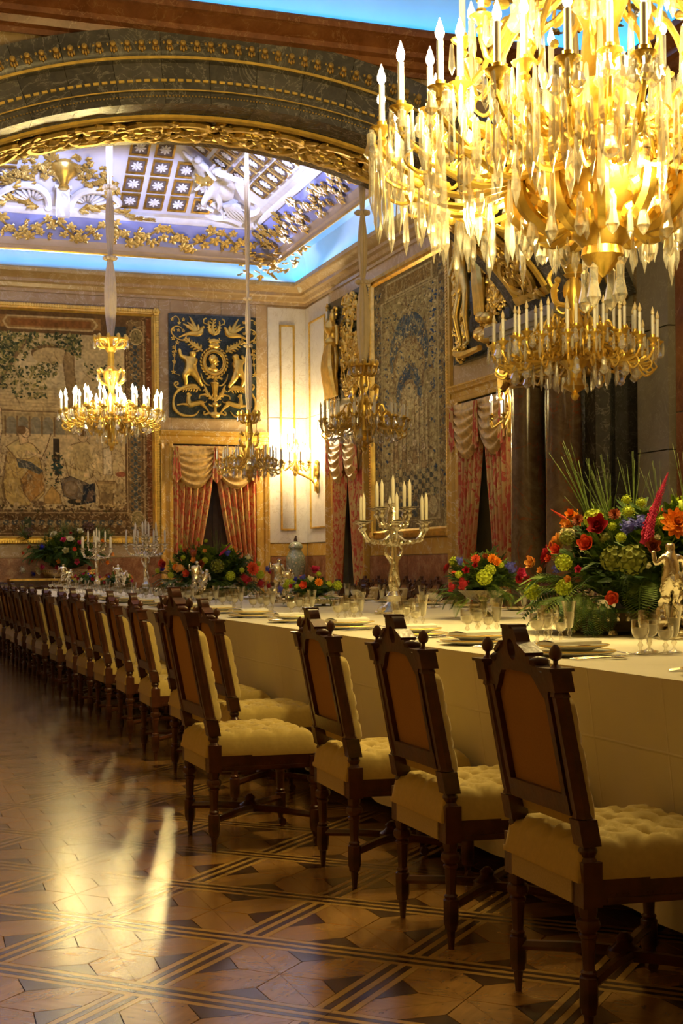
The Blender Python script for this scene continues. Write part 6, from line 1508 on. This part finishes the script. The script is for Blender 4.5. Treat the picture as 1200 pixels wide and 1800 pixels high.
def grass():
    g = G()
    for k in range(12):
        a = rF.uniform(0, 6.28); l = rF.uniform(.3, .9); b = rF.uniform(.02, .25); sp = spline([(0, 0, 0), (b*.3*cos(a), b*.3*sin(a), l*.5), (b*cos(a), b*sin(a), l)], 6); g.tube(sp, lerpl([.0045, .004, .001], 6), 3)
    return g
def spray():
    g = G()
    for k in range(9):
        p = petal(.36, .085, .05, 3); g.add(p, T(0, .08*k, .02*k) @ RZ((1 if k % 2 else -1)*rF.uniform(.5, 1.1)) @ RXm(rF.uniform(-.2, .5)))
    return g.tube([(0, 0, 0), (0, .75, .15)], [.012, .006], 4)
def papyrus():
    g = G().tube([(0, 0, 0), (0, 0, .6)], .008, 4)
    for k in range(30):
        a = rF.uniform(0, 6.28); e = rF.uniform(-.2, 1.2); g.tube([(0, 0, .6), (.3*cos(a)*cos(e), .3*sin(a)*cos(e), .6+.3*sin(e))], [.006, .002], 3)
    return g
FK = dict(poppy=fl_poppy(), dahlia=fl_dahlia(), hydrangea=fl_ball(), pompon=fl_pompon(), rose=fl_rose(), plume=fl_spike(), cluster=fl_cluster())
GK = dict(fern_frond=[fern().mesh('fern_frond', LEAFM[2], None), fern().mesh('fern_frond', LEAFM[1], None)], grass_tuft=[grass().mesh('grass_tuft', LEAFM[3], None)], leaf_spray=[spray().mesh('leaf_spray', LEAFM[0], None), spray().mesh('leaf_spray', LEAFM[1], None)], papyrus_head=[papyrus().mesh('papyrus_head', LEAFM[3], None)])
_fmesh = {}
NM = dict(poppy='poppy_bloom', dahlia='dahlia_bloom', hydrangea='hydrangea_head', pompon='pompon_bloom', rose='rose_bloom', plume='celosia_plume', cluster='delphinium_cluster')
def fmesh(k, c):
    if (k, c) not in _fmesh: _fmesh[(k, c)] = FK[k].mesh(NM[k], FC[c], 60)
    return _fmesh[(k, c)]
CLR = dict(lime='lime green', coral='coral red', crimson='deep crimson', pink='magenta pink', orange='bright orange', blue='blue violet', white='cream white', olive='olive green', bronze='bronze red', peach='peach orange', dblue='deep blue', brown='dried brown')
def bouquet(label, c, ext, blooms, rnd, green=(60, 30, 6), seed=1, cutz=0.0, papy=0, grs=4, fsc=1.0, front=False, base=TZ):
    fz = -(c[2]-base)+.012
    def ang(p, a, s, L):
        # keep the tip above the table
        while p.z+sin(a)*L-.12*L < fz and a < 1.2: a += .05
        return a
    # c: base centre, ext: half extents (ex, ey, height)
    t = thing('flower_bouquet', label, 'bouquet', T(*c)); r2 = random.Random(seed); Mi = T(-c[0], -c[1], -c[2]); ex, ey, ez = ext; C = Vector(c)
    zc0 = (C+Vector((0, 0, ez*.4))-C0).dot(cF)
    core = G().ell((0, 0, ez*.36), (ex*.52, ey*.52, ez*.30), 26, 18); core.v = [(x*q_, y*q_, ez*.36+(z-ez*.36)*q_) for (x, y, z), q_ in ((v, r2.uniform(.72, 1.12)) for v in core.v)]; obj('foliage_core', core, LEAFM[0], t, ang=5)
    for k in range(int(green[0]*2.3)):
        a = r2.uniform(0, 6.28); e = r2.uniform(-.1, 1.2)
        if front: a = -abs(a % pi)
        d = Vector((cos(a)*cos(e), sin(a)*cos(e), sin(e))); p = Vector((d.x*ex*.52, d.y*ey*.52, ez*.33+d.z*ez*.34)); p *= r2.uniform(.75, 1.05)
        mk('leaf_spray', r2.choice(GK['leaf_spray']), t, T(*p) @ RZ(a-pi/2) @ RXm(ang(p, e*.8+r2.uniform(-.4, .3), 1, ez*.38*fsc)) @ RYm(r2.uniform(-.6, .6)) @ SC(ez*r2.uniform(.22, .38)*fsc))
    for k in range(int(green[1]*1.5)):
        a = r2.uniform(0, 6.28); a = -abs(a % pi) if front else a; p = Vector((cos(a)*ex*.55, sin(a)*ey*.55, max(fz+.05, ez*r2.uniform(.15, .45)+cutz))); mk('fern_frond', r2.choice(GK['fern_frond']), t, T(*p) @ RZ(a-pi/2+r2.uniform(-.4, .4)) @ RXm(ang(p, r2.uniform(-.75, .2), 1, ez*.54*fsc)) @ RYm(r2.uniform(-.3, .3)) @ SC(ez*r2.uniform(.34, .54)*fsc))
    for k in range(grs): 
        a = r2.uniform(0, 6.28); p = Vector((cos(a)*ex*.4, sin(a)*ey*.4, ez*.5)); mk('grass_tuft', GK['grass_tuft'][0], t, T(*p) @ RYm(cos(a)*.3) @ SC(ez*r2.uniform(.7, .95)))
    for k in range(papy):
        a = r2.uniform(0, 6.28); a = -abs(a % pi) if front else a; p = Vector((cos(a)*ex*.6, sin(a)*ey*.4, ez*.35)); mk('papyrus_head', GK['papyrus_head'][0], t, T(*p) @ RYm(cos(a)*.6) @ SC(ez*r2.uniform(.6, .95)))
    def place(kind, col, pos, n, r):
        d = Vector(n).normalized(); o = mk(NM[kind], fmesh(kind, col), t, T(*(pos-C)) @ frame_to(d) @ RZ(r2.uniform(0, 6)) @ SC(r)); o['label'] = '%s %s' % (CLR[col], NM[kind].replace('_', ' ')); return o
    for b in blooms:
        kind, col, px, py, rp = b[:5]
        d0 = ray(px, py); base = C0+d0*zc0; rel = base-C-Vector((0, 0, ez*.40)); lat = rel.dot(cR)/ex; ver = rel.z/(ez*.62); k = max(0, 1-lat*lat-ver*ver)
        bul = b[5] if len(b) > 5 else .92
        dep = zc0-sqrt(k)*ey*bul; pos = C0+d0*dep; r = rp*dep/F_PX
        n = (pos-(C+Vector((0, 0, ez*.30)))); n = n.normalized()+Vector((0, 0, .15))-cF*.45
        if kind == 'plume': tx, ty = b[6]; tip = C0+ray(tx, ty)*dep; n = tip-pos; place(kind, col, pos, n, n.length/4.0)
        else: place(kind, col, pos, n, r)
    kinds = [('poppy', 'coral'), ('hydrangea', 'lime'), ('cluster', 'blue'), ('dahlia', 'crimson'), ('rose', 'pink'), ('poppy', 'orange'), ('pompon', 'lime'), ('rose', 'crimson'), ('cluster', 'white'), ('dahlia', 'peach')]
    for k in range(rnd):
        a = r2.uniform(0, 6.28) ; e = r2.uniform(.05, 1.3); d = Vector((cos(a)*cos(e), sin(a)*cos(e), sin(e)))
        if blooms and d.dot(-cF) > .15: d = -d; d.z = abs(d.z)
        p = C+Vector((d.x*ex*.85, d.y*ey*.85, ez*.28+d.z*ez*.55)); kk, cc = r2.choice(kinds); place(kk, cc, p, d, r2.uniform(.10, .15)*ez*1.0*fsc)
    return t
big = [('hydrangea', 'olive', 1077, 982, 24), ('hydrangea', 'olive', 1110, 984, 28, 1.0), ('plume', 'pink', 1133, 942, 10, .9, (1174, 830)), ('plume', 'pink', 1139, 950, 10, 1.0, (1156, 862)), ('plume', 'coral', 994, 912, 8, .6, (966, 894)),
       ('poppy', 'orange', 1004, 906, 13), ('poppy', 'peach', 999, 923, 10), ('dahlia', 'orange', 1188, 923, 31, 1.0), ('poppy', 'peach', 939, 990, 17, .4), ('poppy', 'peach', 952, 1003, 9, .4), ('hydrangea', 'lime', 1043, 912, 19), ('hydrangea', 'lime', 990, 989, 16), ('hydrangea', 'lime', 991, 1033, 16), ('hydrangea', 'lime', 936, 1040, 16, .5),
       ('pompon', 'lime', 1101, 879, 10), ('pompon', 'lime', 1127, 884, 10), ('pompon', 'lime', 1104, 900, 12), ('pompon', 'lime', 1091, 945, 10, 1.0), ('pompon', 'lime', 1076, 925, 8), ('pompon', 'lime', 1163, 916, 11), ('hydrangea', 'olive', 996, 946, 14), ('rose', 'crimson', 1052, 927, 25), ('poppy', 'coral', 1032, 958, 22, 1.0), ('poppy', 'coral', 980, 968, 15), ('poppy', 'coral', 966, 983, 10),
       ('poppy', 'coral', 1077, 1050, 19, 1.0), ('cluster', 'blue', 1104, 926, 22), ('cluster', 'blue', 1126, 918, 18), ('cluster', 'blue', 978, 1001, 12), ('rose', 'bronze', 1147, 961, 18, 1.0), ('poppy', 'peach', 1000, 1018, 10), ('rose', 'pink', 1017, 1001, 9), ('cluster', 'white', 1155, 944, 8), ('cluster', 'white', 1140, 994, 8), ('dahlia', 'bronze', 1016, 915, 12), ('cluster', 'olive', 1062, 945, 14), ('dahlia', 'bronze', 1080, 905, 12)]
def tray(label, M, L, W, h, foot=True):
    t = thing('silver_planter', label, 'planter', M)
    g = G().lathe([(.0, .02), (.40, .02), (.44, .05), (.46, h*.55), (.50, h*.9), (.52, h), (.50, h), (.45, h*.6), (.40, .04), (0, .035)], 36); obj('basin', G().add(g, SC(L, W, 1)), silver, t)
    g = G()
    for k in range(60): a = k*pi/30; g.ell((.50*L*cos(a), .50*W*sin(a), h*.72), (.012, .012, .012), 5, 3)
    obj('beading', g, silver, t, kind='stuff')
    for k in range(4): a = k*pi/2+pi/4; obj('foot', G().lathe([(0, 0), (.022, 0), (.016, .02), (.026, .03), (.02, .04)], 8, (.38*L*cos(a), .38*W*sin(a), 0)), silver, t)
    return t
tray('long silver planter under the big bouquet at the right', T(3.42, 5.62, TZ+.001), .95, .62, .10)
hero = bouquet('largest bouquet at the right, with pink plumes and lime hydrangeas', (3.42, 5.62, TZ+.08), (.52, .50, .62), big, 16, (90, 44, 0), 3, -.10, 0, 7)
for k, (px, py, tx, ty) in enumerate(((1000, 1045, 985, 1090), (1018, 1050, 1010, 1104), (1035, 1052, 1032, 1110), (1050, 1055, 1056, 1108), (1064, 1058, 1072, 1104), (1008, 1060, 1000, 1100), (1042, 1070, 1045, 1113), (1026, 1040, 1020, 1085))):
    a_, b_ = C0+ray(px, py)*6.12, C0+ray(tx, ty)*5.98; b_.z = max(b_.z, TZ+.02); d_ = b_-a_; L_ = d_.length; y_ = d_.normalized(); x_ = y_.cross(-cF).normalized(); z_ = x_.cross(y_)
    mk('fern_frond', GK['fern_frond'][k % 2], hero, T(-3.42, -5.62, -(TZ+.08)) @ Matrix(((x_.x, y_.x, z_.x, a_.x), (x_.y, y_.y, z_.y, a_.y), (x_.z, y_.z, z_.z, a_.z), (0, 0, 0, 1))) @ SC(L_))
# compote arrangement
t = thing('silver_compote', 'silver pedestal bowl holding the bouquet beside the marble column', 'bowl', T(3.46, 7.45, TZ+.001))
obj('foot', G().lathe([(0, 0), (.09, 0), (.09, .008), (.05, .025), (.025, .05), (.02, .09), (.035, .10)], 18), silver, t)
g = G()
def cf(u, v): a = u*2*pi; r = (.03+.11*v**.7)*(1+.05*cos(a*16)); return (r*cos(a), r*sin(a), .10+.07*v)
obj('fluted_bowl', g.grid(cf, 96, 6), silver, t)
mid = [('hydrangea', 'lime', 851, 1015, 15, 1), ('hydrangea', 'lime', 861, 1002, 11), ('dahlia', 'coral', 836, 983, 9), ('rose', 'crimson', 835, 994, 7), ('dahlia', 'orange', 865, 983, 10), ('dahlia', 'orange', 873, 988, 9), ('cluster', 'blue', 897, 997, 15), ('cluster', 'blue', 808, 986, 11), ('cluster', 'crimson', 814, 1026, 15), ('cluster', 'crimson', 794, 1032, 12), ('rose', 'pink', 912, 1008, 13), ('rose', 'crimson', 921, 1022, 13), ('dahlia', 'crimson', 910, 1018, 9), ('cluster', 'blue', 927, 1020, 7), ('poppy', 'bronze', 852, 980, 8), ('hydrangea', 'lime', 806, 1010, 7), ('hydrangea', 'lime', 880, 993, 6), ('rose', 'crimson', 820, 1003, 9)]
bouquet('bouquet in a silver pedestal bowl, left of the largest bouquet', (3.46, 7.45, TZ+.14), (.27, .27, .30), mid, 6, (46, 26, 0), 5, -.06, 0, 0)
tray('small silver planter under the low bouquet with a coral poppy', T(3.42, 10.6, TZ+.001), .52, .42, .06)
sm = [('poppy', 'coral', 534, 1030, 11, 1), ('rose', 'pink', 553, 1005, 12), ('cluster', 'blue', 532, 1015, 8), ('cluster', 'blue', 493, 1036, 9), ('cluster', 'white', 546, 1017, 8), ('dahlia', 'orange', 560, 1024, 8), ('hydrangea', 'lime', 593, 1029, 9), ('cluster', 'lime', 578, 1026, 8), ('pompon', 'lime', 560, 1009, 5), ('pompon', 'lime', 505, 1022, 5), ('rose', 'pink', 512, 1031, 5), ('pompon', 'lime', 522, 1031, 5), ('cluster', 'dblue', 519, 1018, 6)]
bouquet('low bouquet with a coral poppy in front of the porcelain jar', (3.42, 10.6, TZ+.05), (.26, .24, .22), sm, 4, (40, 20, 0), 7, -.04, 0, 0)
silver_group('silver figure group rising behind the low bouquet, before the porcelain jar', T(3.5, 11.7, TZ+.001), 4, .34)
silver_group('silver figure group at the right edge, beside the largest bouquet', T(3.24, 5.06, TZ+.001), 6, .36)
tray('long silver planter under the wide bouquet before the back doorway', T(3.36, 13.7, TZ+.001), .9, .6, .10)
wide = [('dahlia', 'crimson', 288, 993, 8), ('dahlia', 'coral', 284, 990, 8), ('cluster', 'peach', 316, 999, 12), ('dahlia', 'orange', 309, 997, 7), ('poppy', 'coral', 329, 1009, 10, 1), ('poppy', 'peach', 341, 986, 8), ('hydrangea', 'lime', 300, 1011, 6), ('hydrangea', 'lime', 277, 1003, 5), ('plume', 'pink', 388, 974, 6, .8, (408, 954)), ('plume', 'orange', 410, 960, 5, .6, (416, 974)), ('cluster', 'blue', 400, 972, 8), ('hydrangea', 'olive', 382, 995, 13, 1), ('hydrangea', 'lime', 405, 1012, 9, 1), ('dahlia', 'coral', 443, 1000, 13, 1), ('cluster', 'crimson', 432, 1018, 14), ('cluster', 'crimson', 458, 1025, 12), ('cluster', 'crimson', 472, 1030, 8), ('cluster', 'blue', 470, 1000, 8), ('hydrangea', 'lime', 457, 1010, 8), ('hydrangea', 'lime', 425, 1002, 5), ('rose', 'pink', 472, 1006, 5), ('pompon', 'lime', 454, 991, 5),
        ('pompon', 'lime', 348, 949, 4, .3), ('pompon', 'lime', 317, 961, 4, .3), ('pompon', 'lime', 334, 969, 4, .3), ('pompon', 'lime', 362, 951, 4, .3), ('poppy', 'peach', 360, 970, 6), ('rose', 'bronze', 353, 993, 10), ('cluster', 'bronze', 340, 972, 12), ('pompon', 'lime', 322, 980, 5), ('hydrangea', 'lime', 360, 985, 6), ('cluster', 'dblue', 286, 1000, 7)]
bouquet('wide bouquet on the table before the back doorway', (3.36, 13.7, TZ+.08), (.60, .50, .52), wide, 10, (90, 44, 0), 9, -.08, 0, 3)
silver_group('silver figure group in front of the wide bouquet', T(3.06, 12.95, TZ+.001), 8, .33)
for (X, Y, sd, lb) in ((3.36, 19.0, 13, 'small bouquet between the two far candelabra'), (3.30, 21.35, 17, 'small bouquet near the far end of the table')):
    tray('small silver planter under the '+lb, T(X, Y, TZ+.001), .5, .4, .05); bouquet(lb, (X, Y, TZ+.045), (.27, .24, .24), [], 22, (34, 14, 0), sd, -.03, 0, 0)
silver_group('silver figure group behind the farthest candelabrum', T(2.95, 21.2, TZ+.001), 19, .34)
silver_group('silver figure group in the small bouquet between the far candelabra', T(3.32, 18.62, TZ+.001), 23, .32)
# ================================================================ console with its bouquet, porcelain jar
t = thing('console_table', 'gilt edged console table against the back wall under the left tapestry', 'console', T(3.28, 23.1, 0))
obj('top', G().bb(-.98, .98, -.25, .22, .955, .99), goldd, t); obj('apron', G().bb(-.92, .92, -.21, .19, .85, .955), wood, t)
lm = G().lathe([(.02, 0), (.04, .05), (.025, .1), (.045, .75), (.05, .85)], 8).mesh('leg', wood)
for sx in (-1, 1):
    for sy in (-1, 1): mk('leg', lm, t, T(sx*.85, sy*.15, 0))
tray('large silver planter on the console table', T(3.28, 23.07, .991), .95, .40, .14)
con = [('hydrangea', 'brown', 50, 937, 11), ('hydrangea', 'brown', 156, 928, 12), ('rose', 'white', 140, 936, 8), ('dahlia', 'white', 94, 940, 8), ('dahlia', 'white', 123, 948, 7), ('rose', 'pink', 112, 951, 7), ('rose', 'pink', 139, 955, 6), ('poppy', 'coral', 54, 963, 6), ('poppy', 'coral', 43, 973, 5), ('cluster', 'dblue', 74, 962, 8), ('rose', 'white', 116, 969, 8), ('poppy', 'coral', 62, 984, 9), ('poppy', 'orange', 105, 986, 7), ('rose', 'pink', 134, 987, 7, 1), ('rose', 'pink', 77, 996, 7), ('dahlia', 'white', 69, 1003, 8, 1), ('cluster', 'white', 40, 1002, 9), ('cluster', 'dblue', 59, 1009, 7), ('poppy', 'coral', 130, 967, 6), ('poppy', 'orange', 178, 953, 6), ('poppy', 'orange', 186, 989, 6), ('poppy', 'peach', 195, 975, 6), ('rose', 'crimson', 102, 996, 6), ('rose', 'crimson', 155, 998, 6), ('rose', 'crimson', 124, 938, 4)]
bouquet('green bouquet with papyrus and white roses on the console under the left tapestry', (3.22, 22.93, 1.12), (.80, .26, .70), con, 0, (70, 40, 0), 11, .05, 16, 4, .8, True, .99)
t = thing('porcelain_jar', 'tall lidded green porcelain jar with a lion knob in the far corner', 'jar', T(7.12, 22.92, .62))
obj('jar_body', G().lathe([(.0, 0), (.10, 0), (.10, .03), (.09, .06), (.12, .2), (.165, .45), (.175, .58), (.16, .70), (.115, .78), (.10, .82), (.11, .84)], 28), porcelain, t)
obj('lid', G().lathe([(.12, .84), (.125, .86), (.115, .90), (.08, .94), (.03, .955), (.0, .96)], 24), porcelain, t)
g = G(); stube(g, [(0, 0, .95), (0, .01, .99), (0, -.005, 1.02)], [.035, .03, .02], 5, 7); g.ell((0, -.02, 1.04), (.022, .028, .022), 8, 5); stube(g, [(.015, -.03, .95), (.014, -.03, .99)], [.01, .01], 3, 5); obj('lion_knob', g, woodd, t)
t = thing('jar_stand', 'dark pedestal carrying the porcelain jar in the far corner', 'pedestal', T(7.12, 22.92, 0)); obj('pedestal', G().lathe([(.0, 0), (.17, 0), (.17, .04), (.12, .08), (.10, .3), (.13, .52), (.17, .57), (.17, .62), (0, .62)], 20), woodd, t)
